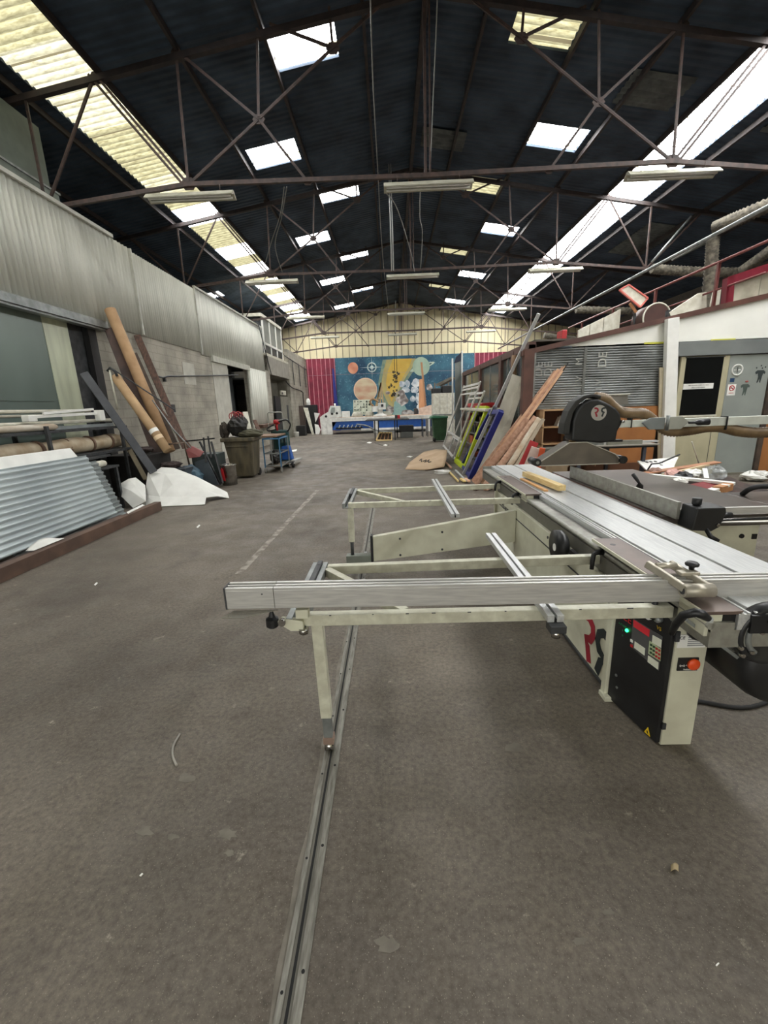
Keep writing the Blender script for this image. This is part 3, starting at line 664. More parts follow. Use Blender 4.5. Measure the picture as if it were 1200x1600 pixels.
lg = P('leg', M().bar((-.385, 1.86, .745), (-.375, 1.86, .21), .055, .05, (0, 1, 0)), CREAMW, fr1, .003)
P('leg_extension', M().bar((-.375, 1.86, .21), (-.373, 1.86, .07), .045, .04, (0, 1, 0)), GREYM, fr1, .002)
P('roller_fork', M().box(-.40, -.345, 1.835, 1.885, .05, .09), mat('rusty fork', (140, 118, 104), .6), fr1, .002)
P('roller', M().cyl((-.395, 1.86, .027), (-.35, 1.86, .027), .026, n=16), CHROME, fr1)
P('leg', M().bar((-.44, 4.23, .745), (-.445, 4.23, .38), .06, .05, (0, 1, 0)), CREAMW, fr2, .003)
P('leg_extension', M().cyl((-.445, 4.23, .38), (-.445, 4.23, .22), .018, n=10), DGREY, fr2)
P('arm_bracket', M().box(-.51, -.25, 4.18, 4.28, .08, .235), mat('grey green bracket', (112, 118, 108), .5), fr2, .004)
ar = P('swing_arm', M().prism([(-.225, 4.22, .155), (-.225, 4.22, .425), (1.258, 4.22, .665), (1.258, 4.22, .33)], (0, .07, 0)), CREAM, fr2, .004)
P('arm_end_cap', M().box(-.25, -.226, 4.205, 4.30, .12, .44), BLACK, fr2, .003)
for x, z in ((.06, .40), (.06, .22), (.5, .46), (.5, .27)): P('screw', M().cyl((x, 4.22, z), (x, 4.214, z), .012, n=8), DGREY, fr2)
P('arm_rail', M().box(-.37, -.34, 4.3, 4.9, .0, .03), GREYM, fr2)
def profile(x, ya, yb, fr):
    b = M(); b.box(x-.036, x-.006, ya, yb, .80, .832); b.box(x+.006, x+.036, ya, yb, .80, .832); b.box(x-.006, x+.006, ya+.003, yb-.003, .80, .815, 1)
    P('support_bar', b, [ALU, DARK], fr, .0015)
profile(.70, 1.70, 2.95, fr1); profile(.53, 3.52, 5.32, fr2)
P('bar_clamp', M().box(.665, .735, 1.66, 1.72, .765, .80), DGREY, fr1, .003); P('clamp_nut', M().cyl((.70, 1.69, .735), (.70, 1.69, .765), .02, n=8), CHROME, fr1)
# bracket at the left end of the near frame
b = M(); b.prism([(-.50, 1.79, .795), (-.54, 1.79, .80), (-.56, 1.79, .785), (-.54, 1.79, .765), (-.50, 1.79, .735), (-.44, 1.79, .735), (-.44, 1.79, .785)], (0, .03, 0)); P('end_bracket', b, CREAM, fr1, .003)
P('pivot_bolt', M().cyl((-.535, 1.80, .785), (-.535, 1.775, .785), .017, n=12), CHROME, fr1)
P('adjusting_knob', M().lathe((-.585, 1.80, .755), [(.022, 0), (.03, .008), (.03, .045), (.015, .055), (.008, .085), (0, .085)], (0, 0, 1), 12, sm=False), BLACK, fr1)
P('stop_block', M().box(-.47, -.41, 1.785, 1.83, .80, .845), CREAM, fr1, .004); P('stop_nut', M().cyl((-.44, 1.80, .72), (-.44, 1.80, .745), .024, n=6), CHROME, fr1)
# crosscut fence ------------------------------------------------------------
FA, FB = V((-.785, 1.825, 0)), V((1.95, 1.775, 0)); fd = (FB-FA).normalized(); fn = V((-fd.y, fd.x, 0))
def fbox(s0, s1, d0, d1, z0, z1, bld=None):
    b = bld or M(); q = [FA+fd*s0+fn*d0, FA+fd*s1+fn*d0, FA+fd*s1+fn*d1, FA+fd*s0+fn*d1]
    return b.prism([p+V((0, 0, z0)) for p in q], (0, 0, z1-z0))
L = (FB-FA).length
b = M(); fbox(.225, L, -.035, .035, .858, .948, b); fbox(.225, L, -.035, -.018, .948, .96, b); fbox(.225, L, -.008, .006, .948, .962, b); fbox(.225, L, .02, .035, .948, .964, b)
cf = P('crosscut_fence', b, ALUX, None, .0015)
b = M(); fbox(0, .223, -.035, .035, .858, .948, b); fbox(0, .223, -.035, -.018, .948, .96, b); fbox(.0, .223, -.004, .003, .948, .962, b); fbox(0, .223, .02, .035, .948, .964, b); P('fence_extension', b, ALUX, cf, .0015)
P('fence_end_cap', fbox(-.008, 0, -.036, .036, .855, .962), DGREY, cf)
sc_ = M()
for k in range(120): fbox(.24+k*.0223, .2415+k*.0223, -.0175, -.0085, .9482, .9487, sc_)
P('scale_marks', sc_, BLACK, cf)
P('clear_flap', M().prism([(-.80, 1.74, .835), (-.70, 1.735, .835), (-.55, 1.80, .84), (-.76, 1.80, .84)], (0, 0, .004)), PLEX, cf)
P('rivet', M().cyl(FA+fd*.17+fn*-.035+V((0, 0, .93)), FA+fd*.17+fn*-.0365+V((0, 0, .93)), .004, n=8), DGREY, cf)
near_lever(); P('lever_bolt', M().cyl(A(1107, 967, 1.603), A(1109, 968, 1.592), .014, n=12), GREYM)
# flip stop
CAST = mat('cast alloy', (186, 180, 164), .4, .45, (166, 160, 146), scale=20)
fs = P('flip_stop', M().tube([(1.235, 1.705, .935), (1.36, 1.70, .935)], .03, 16), CAST, cf)
for x in (1.245, 1.35): P('stop_arm', M().bar((x-.01, 1.70, .94), (x-.11, 1.93, 1.0), .02, .032), CAST, fs, .004) if False else saw.part('stop_arm', M().bar((x-.005, 1.70, .945), (x-.08, 1.86, 1.0), .022, .034), CAST, cf, .004)
saw.part('stop_bore', M().cyl((1.234, 1.705, .935), (1.232, 1.705, .935), .017, n=14), DGREY, cf)
saw.part('stop_bridge', M().box(1.26, 1.345, 1.76, 1.80, .975, .992), CAST, cf, .004)
saw.part('stop_pin', M().cyl((1.19, 1.83, 1.0), (1.28, 1.83, 1.0), .014, n=10), CAST, cf)
saw.part('stop_knob', M().lathe((1.33, 1.80, .99), [(.010, 0), (.012, .014), (.027, .02), (.028, .03), (.022, .036), (0, .037)], (0, 0, 1), 10), BLACK, cf)
# black round cover on the side of the slide
dk = P('pulley_cover', M().lathe((1.235, 2.93, .725), [(0, 0), (.085, 0), (.115, .03), (.115, .075), (0, .075)], (-1, 0, 0), 28), BLACK)
P('cover_hub', M().cyl((1.16, 2.93, .715), (1.157, 2.93, .715), .028, n=16), WHITE, dk)
P('cover_clip', M().bar((1.22, 2.80, .73), (1.26, 2.72, .70), .03, .03), BLACK, dk)
# guard, arm and hoses -------------------------------------------------------
YGD = 4.8
HO = mat('black moulded hood', (27, 29, 30), .5, 0, (18, 19, 20), scale=6)
prof = [(1.97, 1.31), (1.97, 1.52), (2.0, 1.62), (2.06, 1.70), (2.14, 1.74), (2.22, 1.745), (2.32, 1.70), (2.42, 1.64), (2.47, 1.58), (2.50, 1.48), (2.46, 1.40), (2.45, 1.29), (2.3, 1.275)]
hd = P('guard_hood', M().prism([(x, YGD-.1, z) for x, z in prof], (0, .22, 0)), HO, None, .02)
b = M()
arc = [(1.885, 1.38), (1.89, 1.50), (1.925, 1.63), (1.99, 1.73), (2.08, 1.785), (2.17, 1.80), (2.26, 1.78)]
inn = [(2.26, 1.74), (2.17, 1.765), (2.10, 1.75), (2.03, 1.70), (1.975, 1.61), (1.955, 1.50), (1.95, 1.38)]
b.prism([(x, YGD-.08, z) for x, z in arc+inn], (0, .18, 0)); P('hood_channel', b, mat('dark rubber channel', (46, 46, 43), .6, 0, (32, 32, 30)), hd, .012)
P('emblem_disc', M().cyl((2.235, YGD-.102, 1.60), (2.235, YGD-.106, 1.60), .082, n=32), mat('silver emblem', (176, 172, 164), .4), hd)
hook((2.185, YGD-.107, 1.56), (1, 0, 0), (0, 0, 1), (0, -1, 0), .09, .2, False, LOGOR, hd); hook((2.30, YGD-.107, 1.56), (1, 0, 0), (0, 0, 1), (0, -1, 0), .09, .2, True, LOGOK, hd)
P('hood_bracket', M().box(2.42, 2.56, YGD-.03, YGD+.05, 1.275, 1.30), BLACK, hd); P('hood_bolt', M().cyl((2.48, YGD-.1, 1.5), (2.5, YGD-.13, 1.5), .015, n=8), CHROME, hd)
TRI = mat('smoky clear guard', (112, 104, 94), .3, 0, (92, 86, 78), scale=4)
tp = [(1.62, 1.075), (1.95, 1.29), (2.14, 1.29), (2.46, 1.15), (2.53, 1.075), (2.50, 1.045), (1.63, 1.045)]
tri = P('blade_shield', M().prism([(x, YGD-.09, z) for x, z in tp], (0, .2, 0)), TRI)
b = M()
for i in range(len(tp)): b.bar((tp[i][0], YGD-.095, tp[i][1]), (tp[(i+1) % len(tp)][0], YGD-.095, tp[(i+1) % len(tp)][1]), .008, .012, (0, 1, 0))
P('shield_edge', b, mat('worn clear edge', (176, 172, 160), .4), tri)
for x in (1.605, 2.545): P('shield_roller', M().cyl((x, YGD-.12, 1.085), (x, YGD+.1, 1.085), .042, n=20), BLACK, tri)
P('roller_hub', M().cyl((1.605, YGD-.122, 1.085), (1.605, YGD-.126, 1.085), .018, n=14), GREYM, tri)
P('shield_post', M().bar((2.10, YGD, 1.27), (2.10, YGD, 1.40), .06, .05, (0, 1, 0)), GREY, tri); P('shield_hose', M().cyl((2.02, YGD, 1.27), (2.02, YGD, 1.42), .04, n=14), mat('brown hose', (140, 116, 80), .5), tri)
arm = P('guard_arm', M().box(2.48, 2.85, YGD-.03, YGD+.05, 1.43, 1.505).box(3.1, 4.9, YGD-.03, YGD+.05, 1.415, 1.505), mat('pale grey arm paint', (204, 208, 198), .45), None, .004)
HP = [(2.73, 1.47), (2.80, 1.52), (3.22, 1.515), (3.30, 1.465), (3.23, 1.405), (2.80, 1.40)]
P('hinge_plate', M().prism([(x, YGD-.06, z) for x, z in [(2.74, 1.475), (2.82, 1.525), (2.98, 1.525), (2.98, 1.40), (2.82, 1.40)]], (0, .03, 0)), GREY, arm, .003)
P('hinge_plate', M().prism([(x, YGD-.06, z) for x, z in [(3.02, 1.53), (3.16, 1.53), (3.24, 1.47), (3.16, 1.395), (3.02, 1.395)]], (0, .03, 0)), mat('hinge plate paint', (158, 160, 150), .45), arm, .003)
P('hinge_pin', M().cyl((3.0, YGD-.07, 1.385), (3.0, YGD-.07, 1.545), .018, n=12), GREYM, arm)
P('arm_handle', M().tube([(3.22, YGD-.08, 1.462), (3.28, YGD-.09, 1.462), (3.31, YGD-.09, 1.462), (3.42, YGD-.1, 1.465)], [.012, .012, .03, .034], 12), BLACK, arm)
P('arm_strap', M().box(3.655, 3.665, YGD-.045, YGD+.06, 1.37, 1.515), RUBBER, arm); P('arm_strap', M().box(2.63, 2.638, YGD-.04, YGD+.06, 1.425, 1.53), RUBBER, arm)
P('arm_post', M().box(4.9, 5.1, YGD-.1, YGD+.1, 0, 1.6), GREY, arm, .004)
HOSE = mat('ribbed brown hose', (134, 112, 82), .5, 0, (104, 84, 58), scale=7)
def hose(name, pts, r, n_sub, parent, m=HOSE):
    Q = []; pts = [V(p) for p in pts]
    for i in range(len(pts)-1):
        p0 = pts[max(i-1, 0)]; p1 = pts[i]; p2 = pts[i+1]; p3 = pts[min(i+2, len(pts)-1)]
        for k in range(n_sub):
            t = k/n_sub; Q.append(.5*((2*p1)+(p2-p0)*t+(2*p0-5*p1+4*p2-p3)*t*t+(3*p1-p0-3*p2+p3)*t**3))
    Q.append(pts[-1])
    rr = [r*(1.1 if i % 2 else .88) for i in range(len(Q))]
    b = M().tube(Q, rr, 14, cap=True); return P(name, b, m, parent) if parent is not False else b
hose('suction_hose', [(2.25, YGD+.05, 1.76), (2.36, YGD+.05, 1.74), (2.45, YGD+.06, 1.66), (2.55, YGD+.08, 1.60), (2.68, YGD+.08, 1.575), (2.85, YGD+.12, 1.56), (3.0, YGD+.14, 1.46), (3.1, YGD+.06, 1.37), (3.3, YGD+.04, 1.37), (3.5, YGD+.03, 1.40), (3.66, YGD+.03, 1.395), (3.85, YGD+.02, 1.345), (4.1, YGD+.02, 1.32), (4.35, YGD+.02, 1.35), (4.6, YGD+.02, 1.41)], .055, 14, arm)
saw.done()
# wood block on the sliding table ---------------------------------------------
q = [(1.545, 4.98), (1.61, 5.0), (1.69, 4.14), (1.60, 3.98)]
thing('wood_block', M().bar((1.555, 4.93, .925), (1.63, 4.03, .925), .075, .055), WOOD, 'pale yellow pine offcut lying on the sliding table of the saw', 'wood', bevel=.003)
thing('wood_strip', M().bar((1.475, 4.8, .8895), (1.505, 4.1, .8895), .04, .017), mat('orange pine strip', (206, 156, 100), .6), 'thin orange strip of wood beside the pale offcut on the sliding table', 'wood', bevel=.002)
# ================================================================ left side
def dpath(pts, n=8):
    Q = []; pts = [V(p) for p in pts]
    for i in range(len(pts)-1):
        p0, p1, p2, p3 = pts[max(i-1, 0)], pts[i], pts[i+1], pts[min(i+2, len(pts)-1)]
        for k in range(n):
            t = k/n; Q.append(.5*((2*p1)+(p2-p0)*t+(2*p0-5*p1+4*p2-p3)*t*t+(3*p1-p0-3*p2+p3)*t**3))
    return Q+[pts[-1]]
RUST = mat('rust brown primed steel', (104, 80, 66), .6, .1, (82, 64, 54), scale=4)
RUST2 = mat('dark brown steel', (72, 54, 46), .6, .1, (52, 40, 36), scale=4)
b = M(); b.box(-4.46, -4.34, 2.6, 7.66, 0, .16); thing('steel_beam', b, RUST, 'brown steel box beam lying on the floor in front of the corrugated sheets', 'beam', bevel=.004)
b = M(); b.box(-4.66, -4.55, 2.6, 6.9, 0, .11); thing('steel_beam', b, RUST2, 'darker brown steel bar on the floor under the edge of the corrugated sheets', 'beam', bevel=.004)
# corrugated sheets leaning in a stack
CSH = mat('blue grey corrugated sheet', (182, 192, 192), .38, .2, (164, 174, 176), scale=1.5)
def csheet(y0, y1, x0, z0, x1, z1, waves, amp):
    d = V((x1-x0, 0, z1-z0)); n = V((-d.z, 0, d.x)).normalized(); n = n if n.z > 0 else -n
    N = waves*8
    return M().grid(lambda u, v: V((x0, y0+(y1-y0)*v, z0))+d*u+n*amp*math.sin(u*waves*2*math.pi), N, 1, -n*.004)
for k in range(3):
    o = thing('corrugated_sheet', csheet(2.4, 6.92-.015*k, -4.70-.012*k, .13, -5.03-.05*k, 1.13-.02*k, 13, .012), CSH,
              ('front grey corrugated metal sheet of the leaning stack', 'second corrugated sheet, just behind the front one of the leaning stack', 'third corrugated sheet, hidden mostly behind the two in front')[k], 'corrugated sheet', 'corrugated sheets leaning on the left')
CLR = mat('clear corrugated plastic', (150, 158, 158), .25, 0, alpha=.75)
thing('corrugated_sheet', csheet(5.0, 7.3, -4.80, .02, -5.15, 1.0, 13, .014), CLR, 'clear plastic corrugated sheet sticking out past the end of the metal sheets', 'corrugated sheet')
thing('white_board', M().prism([(-5.14, 2.4, 1.02), (-5.14, 6.95, 1.02), (-5.22, 6.85, 1.26), (-5.22, 2.4, 1.26)], (-.03, 0, 0)), WHITE, 'long white board standing behind the top edge of the corrugated sheets', 'board', bevel=.003)
# rack with rolls
rk = T('storage_rack', 'low dark steel rack holding rolls and pipes before the smoked door', 'rack')
rk.part('shelf', M().box(-6.1, -5.45, 2.0, 9.0, 1.05, 1.1), DGREY); rk.part('shelf', M().box(-6.1, -5.55, 2.0, 9.0, 1.50, 1.54), DGREY)
for y in (3.2, 5.0, 6.8, 8.7):
    for x in (-6.05, -5.5): rk.part('post', M().box(x-.025, x+.025, y-.025, y+.025, 0, 1.62), DGREY)
rk.part('shelf', M().box(-5.6, -5.22, 2.0, 8.0, .80, .838), DGREY); rk.part('post', M().box(-5.27, -5.22, 7.9, 7.95, 0, .8), DGREY); rk.part('shade_panel', M().box(-6.14, -6.11, 2.0, 9.0, .1, 1.05), mat('painted rack shade', (44, 44, 42), .8))  # dark sheet at the back painted for the shade beneath the shelf
rk.done()
TARP = mat('dusty cream tarpaulin', (196, 184, 160), .7, 0, (160, 140, 112), scale=3, lo=.35, hi=.62)
t = T('tarpaulin_roll', 'thick cream rolled tarpaulin tied with brown straps on the rack', 'roll')
rp = [V((-5.72+.015*math.sin(k*1.3), 2.2+k*.34, 1.245+.012*math.sin(k*2.1))) for k in range(21)]
tb = t.part('roll', M().tube(rp, [.135+.012*math.sin(k*1.7) for k in range(20)]+[.11], 18), TARP)
for y in (6.75, 7.35, 7.95, 8.5): t.part('strap', M().cyl((-5.72, y, 1.245), (-5.72, y+.05, 1.245), .15, n=18), mat('brown strap', (110, 86, 70), .7), tb)
t.done()
thing('cloth_roll', M().tube([(-5.66, 2.0, 1.60), (-5.66, 5.0, 1.605), (-5.66, 7.15, 1.60), (-5.66, 7.22, 1.60)], [.055, .055, .055, .03], 14), mat('stained white cloth roll', (200, 194, 180), .7, 0, (160, 140, 116), scale=5, stretch=(1, .4, 1)), 'shorter stained white roll on the upper shelf of the rack', 'roll')
thing('white_pipe', M().cyl((-5.78, 2.0, 1.665), (-5.78, 8.95, 1.665), .032, n=12), WHITE2, 'long white pipe lying behind the short stained roll', 'pipe')
thing('white_pipe', M().cyl((-6.0, 2.0, 1.86), (-6.0, 8.6, 1.86), .03, n=12), WHITE2, 'topmost long white pipe against the smoked door', 'pipe')
thing('white_pipe', M().cyl((-5.95, 2.0, 1.79), (-5.95, 7.4, 1.79), .022, n=12), mat('brownish pipe', (170, 164, 150), .5), 'thin grey white pipe just under the topmost pipe', 'pipe')
t = T('awning_arm', 'folding white awning arm with end brackets lying over the pipes', 'awning arm')
aa = t.part('arm', M().bar((-5.7, 6.75, 1.77), (-5.72, 8.45, 1.80), .04, .05), WHITE, bevel=.006); t.part('arm', M().bar((-5.66, 7.0, 1.82), (-5.72, 8.3, 1.88), .035, .04), WHITE, bevel=.005)
t.part('bracket', M().box(-5.74, -5.62, 6.65, 6.82, 1.70, 1.80), WHITE, bevel=.01); t.part('bracket', M().box(-5.76, -5.64, 8.36, 8.5, 1.66, 1.86), WHITE, bevel=.01); t.done()
thing('grey_plank', M().box(-5.86, -5.70, 7.1, 8.8, 1.545, 1.60), GREY, 'flat grey plank lying on the rack beside the stained roll', 'plank')
thing('grey_plank', M().bar((-5.35, 6.2, 1.02), (-5.45, 8.0, 1.02), .2, .04), DGREY, 'dark grey plank end sticking out past the white board', 'plank')
thing('white_tube', M().tube([(-5.3, 6.2, .90), (-5.32, 7.7, .90), (-5.32, 7.74, .90)], [.06, .06, .05], 12), WHITE2, 'short white tube with a rounded end below the dark plank', 'tube')
# long things leaning on the left wall
def lean(name, p, q, w, th, m, label, cat, group=None, up=(.6, -.8, .2), bevel=.004, stuff=False):
    return thing(name, M().bar(p, q, w, th, up), m, label, cat, group, bevel)
thing('cardboard_tube', M().tube([A(266, 706, 9.6), A(172, 484, 10.0)], .115, 20), CARD, 'tallest brown cardboard tube leaning against the left wall', 'tube', 'cardboard tubes on the left wall')
t = T('cardboard_tube', 'shorter brown cardboard tube with paper labels leaning on the left wall', 'tube', 'cardboard tubes on the left wall')
p, q = A(262, 704, 9.15), A(180, 588, 9.4)
tt = t.part('tube', M().tube([p, q], .095, 20), mat('tan cardboard', (190, 160, 122), .8, 0, (172, 142, 106), scale=4))
d = (q-p).normalized()
for s in (.28, .45): t.part('paper_label', M().tube([p+d*s, p+d*(s+.09)], .0965, 20, cap=False), PAPER if s > .4 else mat('cream label', (222, 196, 160), .7), tt)
t.done()
lean('dark_board', A(252, 712, 9.7), A(176, 512, 10.0), .34, .04, mat('reddish dark board', (86, 66, 58), .6, 0, (60, 46, 42), scale=4), 'wide dark reddish board leaning behind the tallest cardboard tube', 'board')
lean('brown_plank', A(290, 700, 10.6), A(214, 524, 11.2), .16, .04, BROWNW, 'longest brown plank leaning to the right of the cardboard tubes', 'plank', 'brown planks on the left wall')
lean('brown_plank', A(276, 702, 10.4), A(208, 552, 10.9), .17, .04, mat('greyish brown plank', (98, 84, 72), .65, 0, (70, 58, 50), scale=4), 'shorter greyish brown plank between the longest plank and the tubes', 'plank', 'brown planks on the left wall')
lean('brown_plank', A(302, 706, 10.2), A(232, 618, 10.5), .1, .04, BROWNW, 'shortest brown plank at the right of the leaning timber', 'plank', 'brown planks on the left wall')
lean('dark_plank', A(240, 738, 8.5), A(131, 583, 8.7), .15, .06, mat('dark slate plank', (68, 70, 74), .55, 0, (52, 54, 58), scale=4), 'dark slate grey plank leaning before the smoked door', 'plank')
lean('rusty_bar', A(228, 750, 8.7), A(190, 680, 8.9), .09, .06, mat('mossy batten', (108, 98, 78), .7), 'short mossy batten leaning under the dark grey plank', 'batten')
thing('metal_pole', M().tube([A(272, 640, 9.0), A(181, 580, 9.1)], .014, 8), DGREY, 'thin dark rod crossing over the tan cardboard tube', 'rod')
thing('metal_pole', M().tube([A(184, 640, 9.2), A(171, 578, 9.3)], .018, 8), WHITE2, 'thin white rod standing behind the dark slate plank', 'rod')
thing('pipe_bracket', M().tube([A(168, 580, 9.3), A(172, 575, 9.3), A(180, 580, 9.3), A(183, 588, 9.3)], .028, 8), DGREY, 'small dark pipe bracket at the top of the white rod', 'bracket')
# dark clutter behind the leaning timber
b = M(); b.box(-6.2, -5.2, 9.0, 9.9, 0, .9); thing('dark_crate', b, mat('dark stained crate', (46, 42, 40), .8, 0, (32, 30, 28), scale=5), 'dark low crate in shadow under the leaning tubes', 'crate', bevel=.01)
b = M(); b.box(-5.2, -4.6, 9.3, 9.7, 0, .55); thing('blue_grey_crate', b, mat('slate crate', (62, 72, 80), .7, 0, (44, 50, 56), scale=4), 'slate blue crate in front of the dark crate', 'crate', bevel=.01)
for i, (x, y, z) in enumerate(((-5.0, 9.5, .575), (-5.6, 9.5, .93))):
    thing('rag', M().ball((x, y, z+.05), .2, 14, jit=.2, sq=(1.2, .9, .35)), mat('dark rag', (70, 60, 58), .9, var=.4), ('crumpled dark rag on the slate blue crate', 'crumpled dark rag on the dark crate under the tubes')[i], 'rag')
# switch box
t = T('switch_box', 'dark grey switch box fixed on the block wall', 'switch box'); t.part('box', M().box(XL, XL+.09, 12.35, 12.62, 1.78, 2.0), DGREY, bevel=.01); t.part('conduit', M().cyl((XL+.03, 12.5, 1.2), (XL+.03, 12.5, 1.78), .016, n=8), DGREY); t.done()
t = T('wall_pipe', 'thin grey pipe running along the left wall on brackets', 'pipe')
t.part('pipe', M().tube([W(x, y, XL+.07) for x, y in ((236, 586), (255, 590), (262, 588), (372, 586))], .022, 8), DGREY)
t.part('bracket', M().box(XL, XL+.08, 12.3, 12.36, 2.62, 2.74), DGREY); t.done()
# white plastic sheet heap
PLS = mat('white foam sheet', (222, 222, 216), .55, 0, (208, 208, 202), scale=3)
def crumple(base, label):
    rng = random.Random(base)
    def f(u, v): return None
def sheet(name, rows, label, m=PLS, th=(0, 0, -.006), n=10):
    """draped sheet through rows of control points"""
    R_ = len(rows)
    def cr(pts, t):
        k = min(int(t*(len(pts)-1)), len(pts)-2); f = t*(len(pts)-1)-k
        p0, p1, p2, p3 = pts[max(k-1, 0)], pts[k], pts[k+1], pts[min(k+2, len(pts)-1)]
        return .5*((2*p1)+(p2-p0)*f+(2*p0-5*p1+4*p2-p3)*f*f+(3*p1-p0-3*p2+p3)*f**3)
    rw = [[V(p) for p in r] for r in rows]
    def fn(u, v): return cr([cr(r, u) for r in rw], v)
    return thing(name, M().grid(fn, n*2, n*2, th), m, label, 'plastic sheet')
FM2 = mat('foam sheet shade side', (214, 214, 208), .55)
def facets(name, pts, faces, label, back):
    """folded stiff foam: corner points, faces, each face thickened"""
    b = M()
    P_ = {k: V(p) for k, p in pts.items()}
    for f in faces:
        q = [P_[k] for k in f]; c = sum(q, V((0, 0, 0)))/len(q); n = V((0, 0, 0))
        for i in range(len(q)): n += q[i].cross(q[(i+1) % len(q)])
        n.normalize(); n = n if n.dot(EYE-c) < 0 else -n
        b.add(q+[p+n*.012 for p in q], [tuple(range(len(q))), tuple(reversed(range(len(q), 2*len(q))))]+[(i, i+len(q), (i+1) % len(q)+len(q), (i+1) % len(q)) for i in range(len(q))])
    o = thing(name, b, PLS, label, 'plastic sheet'); return o
pt = dict(a=A(231, 738, 8.55), b=A(258, 740, 8.6), c=A(282, 742, 8.65), d=A(308, 745, 8.75), e=A(316, 763, 8.5), f=A(322, 777, 8.25), g=A(285, 776, 8.2), h=A(226, 773, 8.25), i=A(355, 769, 8.75), j=G(358, 778, .01),
          k=G(222, 789, .02), l=G(252, 791, .02), m=G(320, 788, .02), n=A(250, 776, 8.12), o=A(243, 736, 8.8), p=A(252, 730, 9.0), q=A(272, 731, 9.1), r=A(287, 737, 9.1), s=A(270, 757, 8.36), t=A(340, 775, 8.4))
facets('foam_sheet', pt, ['abnh', 'bcsn', 'csg', 'sgn', 'cdes', 'esg', 'efg', 'dije', 'ejtf', 'hnlk', 'ngl', 'gfml', 'opba', 'pqcb', 'qrdc'], 'large folded heap of white foam sheeting on the floor beside the beam end', 0)
pt = dict(a=A(184, 758, 8.05), b=A(201, 748, 8.2), c=A(212, 760, 8.05), d=A(228, 783, 7.85), e=G(208, 794, .02), f=A(189, 775, 7.9), g=A(212, 746, 8.35), h=A(227, 758, 8.3), i=A(203, 766, 7.95), j=G(226, 790, .02))
facets('foam_sheet', pt, ['abci', 'afi', 'icd', 'fide', 'dje', 'cghd', 'bgc'], 'smaller crumpled white foam sheet between the corrugated sheets and the large heap', 0)
thing('foam_scrap', M().prism([G(198, 800, .17), G(222, 788, .17), G(226, 789, .17), G(200, 802, .17)], (0, 0, -.01)), WHITE, 'thin white strip lying along the far end of the brown beam', 'strip')
thing('foam_scrap', M().grid(lambda u, v: V((-4.52+.1*v, 4.85+.5*u, .165+.07*math.sin(u*3.14)*(1-v)+.01)), 10, 4, (0, 0, .004)), PLS, 'small curled white scrap lying against the brown beam', 'scrap')
# dustpan, frames and bags
t = T('dustpan', 'long handled red brown dustpan leaning beside the timber', 'dustpan')
pan = M(); c = [A(290, 703, 9.3), A(300, 697, 9.4), A(318, 706, 9.3), A(312, 714, 9.2), A(295, 716, 9.2)]; pan.prism(c, (0, .05, 0)); t.part('pan', pan, mat('red brown pan', (118, 58, 56), .5), bevel=.01)
t.part('handle', M().tube([A(298, 700, 9.35), A(270, 670, 9.5), A(238, 625, 9.6)], .014, 8), GREYM); t.done()
thing('broom_handle', M().tube([A(264, 694, 9.0), A(288, 691, 9.0), G(300, 745)], .022, 8), mat('wooden bar', (104, 86, 72), .6), 'bent wooden bar leaning at the foot of the tubes', 'bar')
BAGB = mat('blue grey bag', (70, 102, 118), .6, 0, (48, 62, 74), scale=4)
thing('rubbish_bag', M().ball((-4.75, 9.75, .28), .3, 18, jit=.12, sq=(1, .8, .95)), BAGB, 'blue grey rubbish bag behind the white foam heap', 'bag')
t = T('folding_frame', 'black metal folding frame leaning beside the steel bucket', 'frame')
for a, c in (((312, 690), (345, 757)), ((330, 690), (348, 755)), ((318, 684), (322, 722)), ((325, 682), (330, 715)), ((285, 690), (335, 685))):
    t.part('frame_bar', M().bar(A(*a, 10.1), A(*c, 9.9), .04, .03), MBLACK)
t.part('frame_panel', M().prism([A(304, 722, 9.95), A(322, 716, 9.95), A(342, 758, 9.8), A(312, 758, 9.8)], (0, .03, 0)), mat('dark frame panel', (58, 66, 72), .5)); t.done()
b = M(); b.box(-4.95, -4.3, 10.4, 10.9, 0, .75); thing('dark_toolbox', b, mat('dark green toolbox', (62, 72, 70), .6, 0, (44, 52, 52), scale=5), 'dark green steel box behind the black folding frame', 'box', bevel=.012)
# steel bucket
t = T('bucket', 'shiny steel bucket with a red mark beside the brown wheelie bin', 'bucket')
t.part('body', M().lathe((-4.0, 10.24, 0), [(.175, 0), (.19, .47), (.2, .49), (.2, .5), (.182, .5), (.17, .05), (0, .05)], n=24), CHROME)
t.part('red_mark', M().prism([(-4.12, 10.052, .40), (-4.09, 10.045, .44), (-4.05, 10.04, .40), (-4.02, 10.036, .12), (-4.11, 10.052, .14)], (0, -.012, 0)), RED); t.done()
# brown wheelie bin with a sack on top
OL = mat('grimy olive bin plastic', (92, 84, 62), .6, 0, (60, 54, 42), scale=4, stretch=(2, 2, .5))
t = T('wheelie_bin', 'grimy olive brown wheelie bin overloaded with black sacks', 'bin')
b = M(); y0, y1 = 11.05, 11.75
lo, hi = [(-4.24, y0+.05), (-3.68, y0+.05), (-3.70, y1-.05), (-4.22, y1-.05)], [(-4.36, y0-.03), (-3.62, y0-.03), (-3.62, y1), (-4.36, y1)]
vs = [(x, y, .05) for x, y in lo]+[(x, y, 1.0) for x, y in hi]
b.add(vs, [(3, 2, 1, 0), (4, 5, 6, 7), (0, 1, 5, 4), (1, 2, 6, 5), (2, 3, 7, 6), (3, 0, 4, 7)])
body = t.part('bin_body', b, OL, bevel=.03)
t.part('bin_rim', M().box(-4.42, -3.57, y0-.08, y1+.04, .98, 1.08), OL, body, .02); t.part('bin_rib', M().box(-4.3, -3.72, y0-.035, y0-.0, .84, .88), OL, body, .01)
